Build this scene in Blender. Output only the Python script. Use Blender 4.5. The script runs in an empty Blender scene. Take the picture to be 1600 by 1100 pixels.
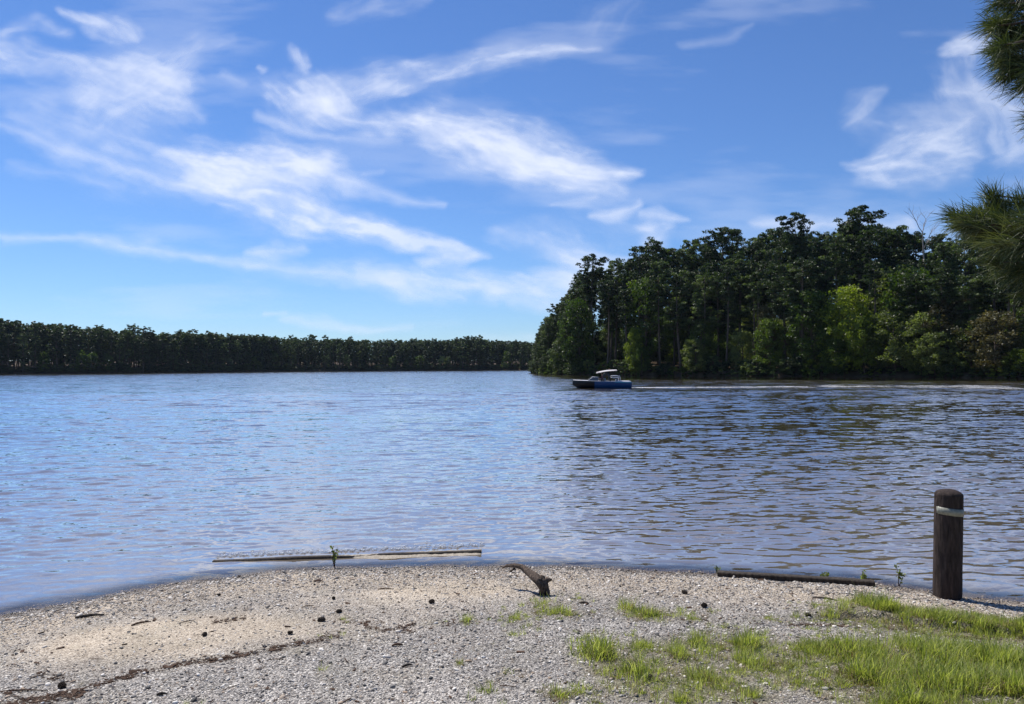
import bpy, bmesh, math, random
import numpy as np
from mathutils import Matrix, Vector, Euler, noise as mnoise

random.seed(7)
RNG = np.random.default_rng(11)
R = math.radians
scene = bpy.context.scene
COL = scene.collection

# ------------------------------------------------------------------ camera
W0, H0, FPX = 1600.0, 1100.0, 1202.0
cam_d = bpy.data.cameras.new('camera')
cam_d.sensor_width = 36.0
cam_d.lens = 36.0 * FPX / W0
cam_d.clip_start = 0.05
cam_d.clip_end = 600000.0
cam = bpy.data.objects.new('camera', cam_d)
COL.objects.link(cam)
CAM_Z = 2.0
CAM_M = (Matrix.Translation((0, 0, CAM_Z)) @ Matrix.Rotation(R(90 + 1.12), 4, 'X')
         @ Matrix.Rotation(R(-0.286), 4, 'Z'))
cam.matrix_world = CAM_M
scene.camera = cam

# ------------------------------------------------------------------ light
SUN_AZ, SUN_EL = -40.0, 56.0          # degrees from +Y (negative: towards -X), above the horizon
world = bpy.data.worlds.new('World')
scene.world = world
world.use_nodes = True
wn = world.node_tree
wn.nodes.clear()
w_out = wn.nodes.new('ShaderNodeOutputWorld')
w_bg = wn.nodes.new('ShaderNodeBackground')
w_sky = wn.nodes.new('ShaderNodeTexSky')
w_sky.sky_type = 'NISHITA'
w_sky.sun_disc = False
w_sky.sun_elevation = R(SUN_EL)
w_sky.sun_rotation = R(SUN_AZ)
w_sky.altitude = 0
w_sky.air_density = 1.0
w_sky.dust_density = 0.0
w_sky.ozone_density = 3.5
w_bg.inputs['Strength'].default_value = 0.078
w_hs = wn.nodes.new('ShaderNodeHueSaturation')
w_hs.inputs['Saturation'].default_value = 1.0
w_mul = wn.nodes.new('ShaderNodeMix'); w_mul.data_type = 'RGBA'; w_mul.blend_type = 'MULTIPLY'
w_mul.inputs[0].default_value = 1.0; w_mul.inputs[7].default_value = (0.62, 0.82, 1.14, 1)
wn.links.new(w_sky.outputs[0], w_hs.inputs['Color']); wn.links.new(w_hs.outputs[0], w_mul.inputs[6])
wn.links.new(w_mul.outputs[2], w_bg.inputs['Color'])
wn.links.new(w_bg.outputs[0], w_out.inputs['Surface'])

sun_d = bpy.data.lights.new('sun', 'SUN')
sun_d.energy = 4.2
sun_d.angle = R(0.53)
sun_d.color = (1.0, 0.955, 0.89)
sun = bpy.data.objects.new('sun', sun_d)
COL.objects.link(sun)
sdir = Vector((math.sin(R(SUN_AZ)) * math.cos(R(SUN_EL)), math.cos(R(SUN_AZ)) * math.cos(R(SUN_EL)), math.sin(R(SUN_EL))))
sun.rotation_euler = sdir.to_track_quat('Z', 'Y').to_euler()
sun.location = (0, 0, 60)

scene.view_settings.view_transform = 'Standard'
scene.view_settings.look = 'None'
scene.view_settings.exposure = 0.45
scene.view_settings.gamma = 1.0
scene.view_settings.use_curve_mapping = False
scene.cycles.use_denoising = True
scene.cycles.denoiser = 'OPENIMAGEDENOISE'
scene.cycles.denoising_prefilter = 'ACCURATE'
scene.cycles.max_bounces = 6
scene.cycles.transparent_max_bounces = 8
scene.cycles.caustics_reflective = False
scene.cycles.caustics_refractive = False

# ------------------------------------------------------------------ helpers
def ray(px, py):
    d = CAM_M.to_3x3() @ Vector(((px - W0 / 2) / FPX, -(py - H0 / 2) / FPX, -1.0))
    return d

def at_z(px, py, z=0.0):
    d = ray(px, py)
    t = (z - CAM_Z) / d.z
    return Vector((d.x * t, d.y * t, z))

def at_y(px, py, y):
    d = ray(px, py)
    t = y / d.y
    return Vector((d.x * t, y, CAM_Z + d.z * t))

def to_px(p):
    v = CAM_M.inverted() @ Vector(p)
    return (W0 / 2 + FPX * v.x / -v.z, H0 / 2 - FPX * v.y / -v.z)

def _h(ix, iy, seed):
    n = (ix.astype(np.int64) * 374761393 + iy.astype(np.int64) * 668265263 + seed * 974634777) & 0x7fffffff
    n = ((n ^ (n >> 13)) * 1274126177) & 0x7fffffff
    return ((n ^ (n >> 16)) & 0xffff) / 65535.0

def vnoise(x, y, seed=0):
    fx, fy = np.floor(x), np.floor(y)
    ix, iy = fx.astype(np.int64), fy.astype(np.int64)
    tx, ty = x - fx, y - fy
    tx = tx * tx * tx * (tx * (tx * 6 - 15) + 10)
    ty = ty * ty * ty * (ty * (ty * 6 - 15) + 10)
    a, b = _h(ix, iy, seed), _h(ix + 1, iy, seed)
    c, d = _h(ix, iy + 1, seed), _h(ix + 1, iy + 1, seed)
    return (a * (1 - tx) + b * tx) * (1 - ty) + (c * (1 - tx) + d * tx) * ty

def fbm(x, y, octv=5, seed=0, gain=0.5):
    s, a, t = 0.0, 1.0, 0.0
    for k in range(octv):
        s = s + a * vnoise(x * 2 ** k + 17.3 * k, y * 2 ** k - 9.1 * k, seed + k)
        t += a
        a *= gain
    return s / t

def smooth(e0, e1, x):
    t = np.clip((x - e0) / (e1 - e0), 0, 1)
    return t * t * (3 - 2 * t)

def np_mesh(name, V, F, shade=True):
    V = np.asarray(V, dtype=np.float32)
    F = np.asarray(F, dtype=np.int32)
    me = bpy.data.meshes.new(name)
    k = F.shape[1]
    me.vertices.add(len(V))
    me.vertices.foreach_set('co', V.ravel())
    me.loops.add(F.size)
    me.loops.foreach_set('vertex_index', F.ravel())
    me.polygons.add(len(F))
    me.polygons.foreach_set('loop_start', np.arange(0, F.size, k, dtype=np.int32))
    me.polygons.foreach_set('loop_total', np.full(len(F), k, dtype=np.int32))
    me.update(calc_edges=True)
    if shade:
        me.polygons.foreach_set('use_smooth', np.ones(len(F), dtype=bool))
    return me

def add_attr(me, name, vals, domain='POINT', typ='FLOAT'):
    a = me.attributes.new(name, typ, domain)
    a.data.foreach_set('vector' if typ == 'FLOAT_VECTOR' else 'value', np.asarray(vals).ravel())

def grid_faces(nr, nc):
    i = np.arange(nr - 1)[:, None] * nc + np.arange(nc - 1)[None, :]
    return np.stack([i, i + 1, i + nc + 1, i + nc], -1).reshape(-1, 4)

def link(name, me, mat=None, parent=None, loc=None, rz=None):
    o = bpy.data.objects.new(name, me)
    COL.objects.link(o)
    if mat is not None and me is not None and not me.materials:
        me.materials.append(mat)
    if parent is not None:
        o.parent = parent
    if loc is not None:
        o.location = loc
    if rz is not None:
        o.rotation_euler = (0, 0, rz)
    return o

def tag(o, label=None, cat=None, group=None, kind=None):
    if label: o['label'] = label
    if cat: o['category'] = cat
    if group: o['group'] = group
    if kind: o['kind'] = kind
    return o

class MB:
    """collects tubes, boxes and polygons for one mesh"""
    def __init__(self):
        self.v, self.f = [], []
    def add(self, V, F):
        b = len(self.v)
        self.v += [tuple(p) for p in V]
        self.f += [tuple(b + i for i in f) for f in F]
    def tube(self, pts, rad, n=8, cap=True, wob=0.0, seed=0):
        pts = [Vector(p) for p in pts]
        V, F = [], []
        up = Vector((0, 0, 1))
        prev = None
        for i, p in enumerate(pts):
            d = (pts[min(i + 1, len(pts) - 1)] - pts[max(i - 1, 0)]).normalized()
            if prev is None:
                a = d.orthogonal().normalized()
            else:
                a = (prev - d * prev.dot(d))
                a = a.normalized() if a.length > 1e-6 else d.orthogonal().normalized()
            prev = a
            b = d.cross(a)
            r = rad[i] if hasattr(rad, '__len__') else rad
            for k in range(n):
                th = 2 * math.pi * k / n
                rr = r
                if wob:
                    rr *= 1 + wob * mnoise.noise(Vector((math.cos(th) * 1.7 + seed, math.sin(th) * 1.7, i * 0.45)))
                V.append(p + a * (math.cos(th) * rr) + b * (math.sin(th) * rr))
        for i in range(len(pts) - 1):
            for k in range(n):
                F.append((i * n + k, i * n + (k + 1) % n, (i + 1) * n + (k + 1) % n, (i + 1) * n + k))
        if cap:
            F.append(tuple(range(n - 1, -1, -1)))
            F.append(tuple((len(pts) - 1) * n + k for k in range(n)))
        self.add(V, F)
    def box(self, c, s, rot=None):
        V = []
        for x in (-.5, .5):
            for y in (-.5, .5):
                for z in (-.5, .5):
                    p = Vector((x * s[0], y * s[1], z * s[2]))
                    if rot: p = rot @ p
                    V.append(p + Vector(c))
        self.add(V, [(0, 1, 3, 2), (4, 6, 7, 5), (0, 4, 5, 1), (2, 3, 7, 6), (0, 2, 6, 4), (1, 5, 7, 3)])
    def mesh(self, name, smooth_=True):
        me = bpy.data.meshes.new(name)
        me.from_pydata(self.v, [], self.f)
        me.update()
        if smooth_:
            me.polygons.foreach_set('use_smooth', np.ones(len(me.polygons), dtype=bool))
        return me

def bevel(me, w, seg=2):
    bm = bmesh.new(); bm.from_mesh(me)
    bmesh.ops.bevel(bm, geom=bm.edges[:], offset=w, segments=seg, affect='EDGES', profile=0.5)
    bm.to_mesh(me); bm.free()
    return me

# ------------------------------------------------------------------ materials
def new_mat(name):
    m = bpy.data.materials.new(name)
    m.use_nodes = True
    nt = m.node_tree
    bsdf = nt.nodes['Principled BSDF']
    return m, nt, bsdf

def N(nt, typ, **kw):
    n = nt.nodes.new(typ)
    for k, v in kw.items():
        if k.startswith('i_'):
            key = k[2:]
            key = int(key) if key.isdigit() else key.replace('_', ' ')
            n.inputs[key].default_value = v
        else:
            setattr(n, k, v)
    return n

def ramp(nt, fac, stops, interp='LINEAR'):
    r = nt.nodes.new('ShaderNodeValToRGB')
    r.color_ramp.interpolation = interp
    els = r.color_ramp.elements
    while len(els) < len(stops): els.new(0.5)
    for e, (p, c) in zip(els, stops):
        e.position = p
        e.color = (*c, 1) if len(c) == 3 else c
    nt.links.new(fac, r.inputs['Fac'])
    return r

def mixc(nt, fac, a, b, mode='MIX'):
    m = nt.nodes.new('ShaderNodeMix')
    m.data_type = 'RGBA'
    m.blend_type = mode
    for sock, val in ((m.inputs[0], fac), (m.inputs[6], a), (m.inputs[7], b)):
        if isinstance(val, (int, float)): sock.default_value = val
        elif isinstance(val, tuple): sock.default_value = (*val, 1)
        else: nt.links.new(val, sock)
    return m.outputs[2]

def mth(nt, op, a, b=None, clamp=False):
    m = nt.nodes.new('ShaderNodeMath')
    m.operation = op; m.use_clamp = clamp
    for i, v in enumerate((a, b)):
        if v is None: continue
        if isinstance(v, (int, float)): m.inputs[i].default_value = v
        else: nt.links.new(v, m.inputs[i])
    return m.outputs[0]

def plain(name, col, rough=0.6, spec=0.4, var=0.12, scale=30.0, metal=0.0, coat=0.0):
    m, nt, b = new_mat(name)
    tc = N(nt, 'ShaderNodeTexCoord')
    n = N(nt, 'ShaderNodeTexNoise', i_Scale=scale, i_Detail=5.0)
    nt.links.new(tc.outputs['Object'], n.inputs['Vector'])
    dark = tuple(c * (1 - var) for c in col); lite = tuple(min(1, c * (1 + var)) for c in col)
    r = ramp(nt, n.outputs['Fac'], [(0.3, dark), (0.7, lite)])
    nt.links.new(r.outputs[0], b.inputs['Base Color'])
    b.inputs['Roughness'].default_value = rough
    b.inputs['Specular IOR Level'].default_value = spec
    b.inputs['Metallic'].default_value = metal
    b.inputs['Coat Weight'].default_value = coat
    return m

def foliage_mat(name, dark, mid, lite, trans=0.35, tcol=None, hue=0.0):
    m, nt, b = new_mat(name)
    nt.nodes.remove(b)
    out = nt.nodes['Material Output']
    at = N(nt, 'ShaderNodeAttribute', attribute_name='tint')
    oi = N(nt, 'ShaderNodeObjectInfo')
    f = mth(nt, 'ADD', at.outputs['Fac'], mth(nt, 'MULTIPLY', mth(nt, 'SUBTRACT', oi.outputs['Random'], 0.5), 0.45), True)
    r = ramp(nt, f, [(0.05, dark), (0.5, mid), (0.95, lite)])
    d = N(nt, 'ShaderNodeBsdfPrincipled')
    d.inputs['Roughness'].default_value = 0.5
    d.inputs['Specular IOR Level'].default_value = 0.35
    nt.links.new(r.outputs[0], d.inputs['Base Color'])
    t = N(nt, 'ShaderNodeBsdfTranslucent')
    tc = mixc(nt, 1.0, r.outputs[0], tcol or (1.5, 1.7, 0.5), 'MULTIPLY')
    nt.links.new(tc, t.inputs['Color'])
    mx = N(nt, 'ShaderNodeMixShader')
    mx.inputs[0].default_value = trans
    nt.links.new(d.outputs[0], mx.inputs[1]); nt.links.new(t.outputs[0], mx.inputs[2])
    nt.links.new(mx.outputs[0], out.inputs['Surface'])
    return m

MAT = {}
MAT['pine'] = foliage_mat('pine_foliage', (0.018, 0.030, 0.014), (0.045, 0.070, 0.028), (0.16, 0.20, 0.08), 0.30)
MAT['broad'] = foliage_mat('broadleaf_foliage', (0.035, 0.06, 0.014), (0.07, 0.11, 0.022), (0.13, 0.17, 0.035), 0.38)
MAT['yellow'] = foliage_mat('yellow_green_foliage', (0.07, 0.10, 0.015), (0.15, 0.19, 0.025), (0.25, 0.29, 0.045), 0.4)
MAT['olive'] = foliage_mat('grey_green_foliage', (0.08, 0.10, 0.035), (0.17, 0.20, 0.07), (0.30, 0.33, 0.14), 0.38)
MAT['rust'] = foliage_mat('rusty_foliage', (0.04, 0.038, 0.02), (0.08, 0.08, 0.036), (0.15, 0.14, 0.065), 0.3, (1.5, 1.3, .6))
MAT['needle'] = foliage_mat('pine_needles', (0.02, 0.032, 0.012), (0.048, 0.068, 0.024), (0.15, 0.16, 0.07), 0.2)
MAT['grass'] = foliage_mat('grass_blades', (0.13, 0.17, 0.03), (0.28, 0.33, 0.075), (0.50, 0.51, 0.23), 0.52, (1.4, 1.45, 0.62))
MAT['dead_grass'] = foliage_mat('dry_grass', (0.14, 0.10, 0.05), (0.26, 0.20, 0.10), (0.38, 0.32, 0.18), 0.35, (1.2, 1.1, .8))

def bark_mat(name, c0, c1, scale=6.0, strg=0.5):
    m, nt, b = new_mat(name)
    tc = N(nt, 'ShaderNodeTexCoord')
    mp = N(nt, 'ShaderNodeMapping'); mp.inputs['Scale'].default_value = (scale, scale, scale * 0.18)
    nt.links.new(tc.outputs['Object'], mp.inputs[0])
    n = N(nt, 'ShaderNodeTexNoise', i_Scale=1.5, i_Detail=8.0, i_Roughness=0.65)
    nt.links.new(mp.outputs[0], n.inputs['Vector'])
    r = ramp(nt, n.outputs['Fac'], [(0.32, c0), (0.68, c1)])
    nt.links.new(r.outputs[0], b.inputs['Base Color'])
    b.inputs['Roughness'].default_value = 0.85
    b.inputs['Specular IOR Level'].default_value = 0.2
    bp = N(nt, 'ShaderNodeBump', i_Strength=strg, i_Distance=0.02)
    nt.links.new(n.outputs['Fac'], bp.inputs['Height'])
    nt.links.new(bp.outputs[0], b.inputs['Normal'])
    return m

MAT['bark'] = bark_mat('pine_bark', (0.05, 0.038, 0.03), (0.20, 0.155, 0.12))
MAT['grey_bark'] = bark_mat('bleached_bark', (0.16, 0.14, 0.12), (0.34, 0.31, 0.28))
MAT['post'] = bark_mat('creosoted_wood', (0.018, 0.013, 0.011), (0.07, 0.05, 0.042), 26.0, 0.9)
MAT['drift'] = bark_mat('driftwood', (0.025, 0.018, 0.013), (0.17, 0.125, 0.095), 40.0, 0.7)
MAT['timber'] = bark_mat('wet_timber', (0.022, 0.018, 0.015), (0.085, 0.068, 0.052), 20.0, 0.6)
MAT['charcoal'] = plain('dark_wet_cone', (0.045, 0.033, 0.024), 0.8, 0.2, 0.5, 60)
MAT['chip'] = plain('bark_chip', (0.085, 0.05, 0.032), 0.85, 0.2, 0.5, 40)
MAT['stone'] = plain('dark_stone', (0.07, 0.065, 0.06), 0.8, 0.3, 0.4, 30)

# cloud: white ice, density per vertex
m, nt, b = new_mat('cirrus_ice')
nt.nodes.remove(b)
at = N(nt, 'ShaderNodeAttribute', attribute_name='ice')
tr = N(nt, 'ShaderNodeBsdfTransparent')
tl = N(nt, 'ShaderNodeBsdfTranslucent'); tl.inputs['Color'].default_value = (0.56, 0.585, 0.61, 1)
mx = N(nt, 'ShaderNodeMixShader')
nt.links.new(at.outputs['Fac'], mx.inputs[0])
nt.links.new(tr.outputs[0], mx.inputs[1]); nt.links.new(tl.outputs[0], mx.inputs[2])
nt.links.new(mx.outputs[0], nt.nodes['Material Output'].inputs['Surface'])
MAT['cloud'] = m

# ------------------------------------------------------------------ shoreline of the near beach
sh_px = [(0, 965), (100, 946), (200, 926), (300, 909), (380, 899), (430, 893), (520, 889), (600, 887), (780, 886),
         (900, 887), (1100, 896), (1200, 902), (1350, 910), (1450, 924), (1520, 934), (1600, 941)]
sh = [tuple(at_z(*p)[:2]) for p in sh_px]
sh = [(-60, -26), (-20, -8.5), (-9, 0.6), (-6, 3.3)] + sh + [(7.5, 5.9), (14, 4.6), (60, -8)]
SX = np.array([p[0] for p in sh]); SY = np.array([p[1] for p in sh])

def shore_d(x, y):
    """metres landward of the waterline (negative: out in the lake)"""
    ys = np.interp(x, SX, SY)
    sl = (np.interp(x + 0.3, SX, SY) - np.interp(x - 0.3, SX, SY)) / 0.6
    return (ys - y) / np.sqrt(1 + sl * sl)

BANK = np.array([tuple(at_z(*p, 0.26)[:2]) for p in [(1235, 957), (1330, 953), (1400, 960), (1460, 969), (1560, 974), (1640, 982)]])

def beach_z(x, y, detail=True):
    x = np.asarray(x, dtype=float); y = np.asarray(y, dtype=float)
    d = shore_d(x, y)
    w = fbm(x * 2.2, y * 2.2, 4, 3) - 0.5
    d = d + 0.10 * w
    z = np.where(d > 0, 0.36 * (1 - np.exp(-np.maximum(d, 0) / 2.3)), 0.16 * np.minimum(d, 0))
    z = np.maximum(z, -2.5)
    # low grassy lip on the right with a small scarp facing the land
    by = np.interp(x, BANK[:, 0], BANK[:, 1])
    e = y - by
    on = smooth(BANK[0, 0] - 0.1, BANK[0, 0] + 0.5, x)
    z = z + on * 0.055 * smooth(-0.03, 0.05, e) * (1 - smooth(0.25, 0.75, e))
    z = z + np.clip(d + .3, 0, 1) * 0.035 * (fbm(x * 1.3, y * 1.3, 3, 9) - 0.5)
    if detail:
        z = z + 0.016 * (fbm(x * 9, y * 9, 3, 21) - 0.5) * smooth(-0.6, 0.1, d)
    return z

def on_beach(px, py):
    z = 0.2
    for _ in range(6):
        p = at_z(px, py, z)
        z = float(beach_z(p.x, p.y))
    return Vector((p.x, p.y, z))

# ground mesh: fine where the photograph looks, coarser outward
def spaced(lo, hi, flo, fhi, step, grow=1.25):
    a = list(np.arange(flo, fhi, step))
    s = step; x = flo
    left = []
    while x > lo:
        s *= grow; x -= s; left.append(max(x, lo))
    s = step; x = a[-1]; right = []
    while x < hi:
        s *= grow; x += s; right.append(min(x, hi))
    return np.array(left[::-1] + a + right)
gx = spaced(-60, 60, -5.8, 5.8, 0.026)
gy = spaced(-60, 60, 2.9, 9.2, 0.026)
GX, GY = np.meshgrid(gx, gy)
GZ = beach_z(GX, GY)
beach_me = np_mesh('beach', np.stack([GX, GY, GZ], -1).reshape(-1, 3), grid_faces(len(gy), len(gx)))

# regions painted from what lies there: sandy tan band, grey gravel inland, soil under grass
TAN = [((320, 975), (260, 30)), ((640, 920), (170, 24)), ((300, 1000), (170, 26)), ((180, 1010), (140, 40)), ((1250, 915), (160, 14)), ((730, 905), (80, 14))]
GRASS = [  # px centre, px radii, density, height factor
    ((845, 925), (22, 14), .35, 1.0), ((875, 940), (48, 10), .55, .8), ((805, 952), (44, 13), .5, .55), ((905, 912), (14, 10), .3, .8),
    ((1012, 940), (40, 12), .9, 1.0), ((980, 930), (12, 10), .5, 1.2), ((1085, 947), (22, 8), .5, .7), ((1060, 936), (20, 8), .3, .7),
    ((935, 1010), (36, 32), .65, 1.3), ((985, 1040), (55, 30), .9, 1.15), ((1010, 995), (45, 16), .7, .9), ((1060, 1010), (40, 20), .5, .9),
    ((1105, 1052), (60, 30), 1.1, .85), ((1095, 990), (35, 18), .7, 1.0), ((1165, 995), (45, 20), .8, 1.05), ((1180, 1025), (60, 25), .6, .9),
    ((1060, 1085), (80, 16), .55, .7), ((900, 1080), (55, 14), .4, .7), ((870, 1085), (30, 14), .25, 1.2), ((1180, 1080), (60, 20), .45, .8),
    ((1390, 940), (75, 20), 1.0, 1.0), ((1460, 952), (70, 16), 1.2, .9), ((1530, 962), (60, 15), 1.0, 1.0), ((1600, 965), (60, 17), .9, .9), ((1300, 945), (75, 10), .45, .55), ((1355, 925), (26, 12), .7, 1.2),
    ((1330, 1010), (80, 22), 1.0, 1.2), ((1440, 1015), (110, 30), 1.05, 1.25), ((1560, 1020), (110, 34), 1.2, 1.25), ((1350, 1050), (80, 30), .9, 1.1),
    ((1480, 1065), (130, 36), 1.15, 1.2), ((1600, 1075), (120, 40), 1.2, 1.2), ((1270, 1000), (45, 14), .7, .8), ((1250, 1060), (50, 24), .35, .6), ((1420, 1095), (110, 16), .8, 1.0),
    ((1235, 1030), (40, 16), .4, .7), ((540, 952), (14, 6), .3, .6), ((465, 1010), (16, 7), .3, .5), ((502, 1040), (10, 10), .3, .6), ((680, 958), (20, 6), .3, .5), ((730, 955), (14, 9), .35, .8), ((718, 1030), (9, 6), .5, .6),
    ((760, 1075), (22, 20), .18, 1.0), ((128, 1058), (8, 6), .3, .5), ((300, 1096), (14, 5), .2, .6), ((800, 980), (30, 12), .2, .7), ((520, 985), (40, 8), .15, .5), ((1200, 945), (40, 8), .2, .5),
]
def blob_field(blobs, zc, x, y, idx=None):
    """sum of soft elliptical patches given where they lie on the ground"""
    s = np.zeros(np.shape(x))
    for bl in blobs:
        (cx, cy), (rx, ry) = bl[0], bl[1]
        c = at_z(cx, cy, zc); a = at_z(cx + rx, cy, zc); t = at_z(cx, cy - ry, zc); u = at_z(cx, cy + ry, zc)
        wx = abs(a.x - c.x); wy = max(0.03, abs(t.y - u.y) / 2)
        q = ((x - c.x) / wx) ** 2 + ((y - c.y) / wy) ** 2
        s = s + (bl[2] if len(bl) > 2 else 1.0) * np.exp(-q * 0.9)
    return s
tan = np.clip(blob_field(TAN, 0.22, GX, GY) * 0.8, 0, 1)
dG = shore_d(GX, GY)
tan = np.maximum(tan, 0.85 * smooth(2.0, 0.9, dG) * smooth(-1.2, 0.0, dG))
tan = np.clip(tan + 0.5 * (fbm(GX * 3, GY * 3, 4, 5) - 0.5), 0, 1)
gfield = blob_field(GRASS, 0.30, GX, GY)
gcover = np.clip(gfield * 1.2 + 0.9 * (fbm(GX * 5, GY * 5, 4, 31) - 0.5), 0, 1)
gcover = np.where((GX > 4.6) | (GY < 2.6), np.maximum(gcover, smooth(0.3, 1.2, dG) * np.where(GX > 0, .8, .15)), gcover)
add_attr(beach_me, 'tan', tan.ravel().astype(np.float32))
add_attr(beach_me, 'soil', gcover.ravel().astype(np.float32))

m, nt, b = new_mat('gravel_beach')
geo = N(nt, 'ShaderNodeNewGeometry')
tcv = geo.outputs['Position']
warp = N(nt, 'ShaderNodeTexNoise', i_Scale=60.0, i_Detail=2.0)
nt.links.new(tcv, warp.inputs['Vector'])
vw = N(nt, 'ShaderNodeVectorMath', operation='MULTIPLY_ADD')
nt.links.new(warp.outputs['Color'], vw.inputs[0]); vw.inputs[1].default_value = (0.008,) * 3; nt.links.new(tcv, vw.inputs[2])
v1 = N(nt, 'ShaderNodeTexVoronoi', i_Scale=120.0); v1.inputs['Randomness'].default_value = 1.0
v2 = N(nt, 'ShaderNodeTexVoronoi', i_Scale=55.0)
for v in (v1, v2): nt.links.new(vw.outputs[0], v.inputs['Vector'])
sep = N(nt, 'ShaderNodeSeparateColor'); nt.links.new(v1.outputs['Color'], sep.inputs[0])
sep2 = N(nt, 'ShaderNodeSeparateColor'); nt.links.new(v2.outputs['Color'], sep2.inputs[0])
grey = ramp(nt, sep.outputs[0], [(0.0, (0.05, 0.048, 0.048)), (0.25, (0.16, 0.152, 0.145)), (0.6, (0.30, 0.285, 0.265)), (0.85, (0.45, 0.43, 0.40)), (1.0, (0.70, 0.67, 0.62))])
tanr = ramp(nt, sep.outputs[0], [(0.0, (0.22, 0.175, 0.13)), (0.3, (0.38, 0.32, 0.245)), (0.7, (0.50, 0.435, 0.34)), (1.0, (0.66, 0.59, 0.48))])
ta = N(nt, 'ShaderNodeAttribute', attribute_name='tan')
so = N(nt, 'ShaderNodeAttribute', attribute_name='soil')
c = mixc(nt, ta.outputs['Fac'], grey.outputs[0], tanr.outputs[0])
big = N(nt, 'ShaderNodeTexNoise', i_Scale=1.6, i_Detail=6.0, i_Roughness=0.6)
nt.links.new(tcv, big.inputs['Vector'])
bigr = ramp(nt, big.outputs['Fac'], [(0.3, (0.85, 0.82, 0.79)), (0.7, (1.28, 1.23, 1.17))])
c = mixc(nt, 1.0, c, bigr.outputs[0], 'MULTIPLY')
soilc = ramp(nt, sep2.outputs[1], [(0.0, (0.07, 0.055, 0.03)), (0.6, (0.17, 0.15, 0.075)), (1.0, (0.28, 0.25, 0.17))])
c = mixc(nt, mth(nt, 'MULTIPLY', so.outputs['Fac'], 0.8), c, soilc.outputs[0])
# damp band by the waterline
sp = N(nt, 'ShaderNodeSeparateXYZ'); nt.links.new(tcv, sp.inputs[0])
wet = N(nt, 'ShaderNodeMapRange', interpolation_type='SMOOTHSTEP')
wet.inputs[1].default_value = 0.055; wet.inputs[2].default_value = 0.012; wet.inputs[3].default_value = 0; wet.inputs[4].default_value = 1
wz = mth(nt, 'ADD', sp.outputs[2], mth(nt, 'MULTIPLY', mth(nt, 'SUBTRACT', big.outputs['Fac'], 0.5), 0.05))
nt.links.new(wz, wet.inputs[0])
c = mixc(nt, wet.outputs[0], c, mixc(nt, 1.0, c, (0.5, 0.46, 0.42), 'MULTIPLY'))
nt.links.new(c, b.inputs['Base Color'])
rr = N(nt, 'ShaderNodeMapRange'); rr.inputs[3].default_value = 0.85; rr.inputs[4].default_value = 0.35
nt.links.new(wet.outputs[0], rr.inputs[0]); nt.links.new(rr.outputs[0], b.inputs['Roughness'])
b.inputs['Specular IOR Level'].default_value = 0.35
hb = mth(nt, 'ADD', mth(nt, 'MULTIPLY', v1.outputs['Distance'], -0.6), mth(nt, 'MULTIPLY', v2.outputs['Distance'], -1.0))
bp = N(nt, 'ShaderNodeBump', i_Strength=0.9, i_Distance=0.012)
nt.links.new(hb, bp.inputs['Height']); nt.links.new(bp.outputs[0], b.inputs['Normal'])
MAT['beach'] = m
beach = link('beach', beach_me, MAT['beach'])
tag(beach, kind='structure')

# ------------------------------------------------------------------ far land: shoreline polylines
def upx(px): return (px - 800.0) / FPX
far_px = [(-3200, 190), (-1600, 235), (-600, 275), (-200, 300), (0, 320), (200, 343), (420, 425), (640, 458), (835, 470), (1100, 490), (1500, 520), (2000, 600), (3000, 800)]
FAR = np.array([(upx(p) * d, d) for p, d in far_px])
def resample(P, step):
    seg = np.hypot(*np.diff(P, axis=0).T); s = np.concatenate([[0], np.cumsum(seg)])
    t = np.arange(0, s[-1], step)
    return np.stack([np.interp(t, s, P[:, 0]), np.interp(t, s, P[:, 1])], -1)
def ofs(P, d):
    T = np.gradient(P, axis=0); T /= np.linalg.norm(T, axis=1)[:, None]
    return P + np.stack([-T[:, 1], T[:, 0]], -1) * d
fp = resample(FAR, 6.0)
wob = (fbm(fp[:, 0] * 0.03, fp[:, 1] * 0.03, 3, 77) - 0.5) * 14
fp = np.stack([fp[:, 0], fp[:, 1] + wob], -1)
rows = []
FAR_PROF = [(-8, -2.0), (0.0, -0.1), (1.5, 0.7), (12, 1.6), (40, 3.0), (90, 5.0), (200, 7.0), (700, 9.0)]
for d, z in FAR_PROF:
    q = fp + np.array([0.15, 1.0]) * d if d > 20 else fp + np.array([0, d])
    rows.append(np.stack([q[:, 0], q[:, 1], z + (0.6 * fbm(q[:, 0] * .2, q[:, 1] * .2, 3, 5) if z > 0 else 0) + np.zeros(len(q))], -1))
FV = np.concatenate(rows)
land_mat = plain('forest_floor', (0.085, 0.06, 0.038), 0.95, 0.1, 0.45, 0.8)
tag(link('far_shore', np_mesh('far_shore', FV, grid_faces(len(rows), len(fp))), land_mat), kind='structure')
def far_ground(d): return float(np.interp(d, [p[0] for p in FAR_PROF], [p[1] for p in FAR_PROF]))

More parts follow.
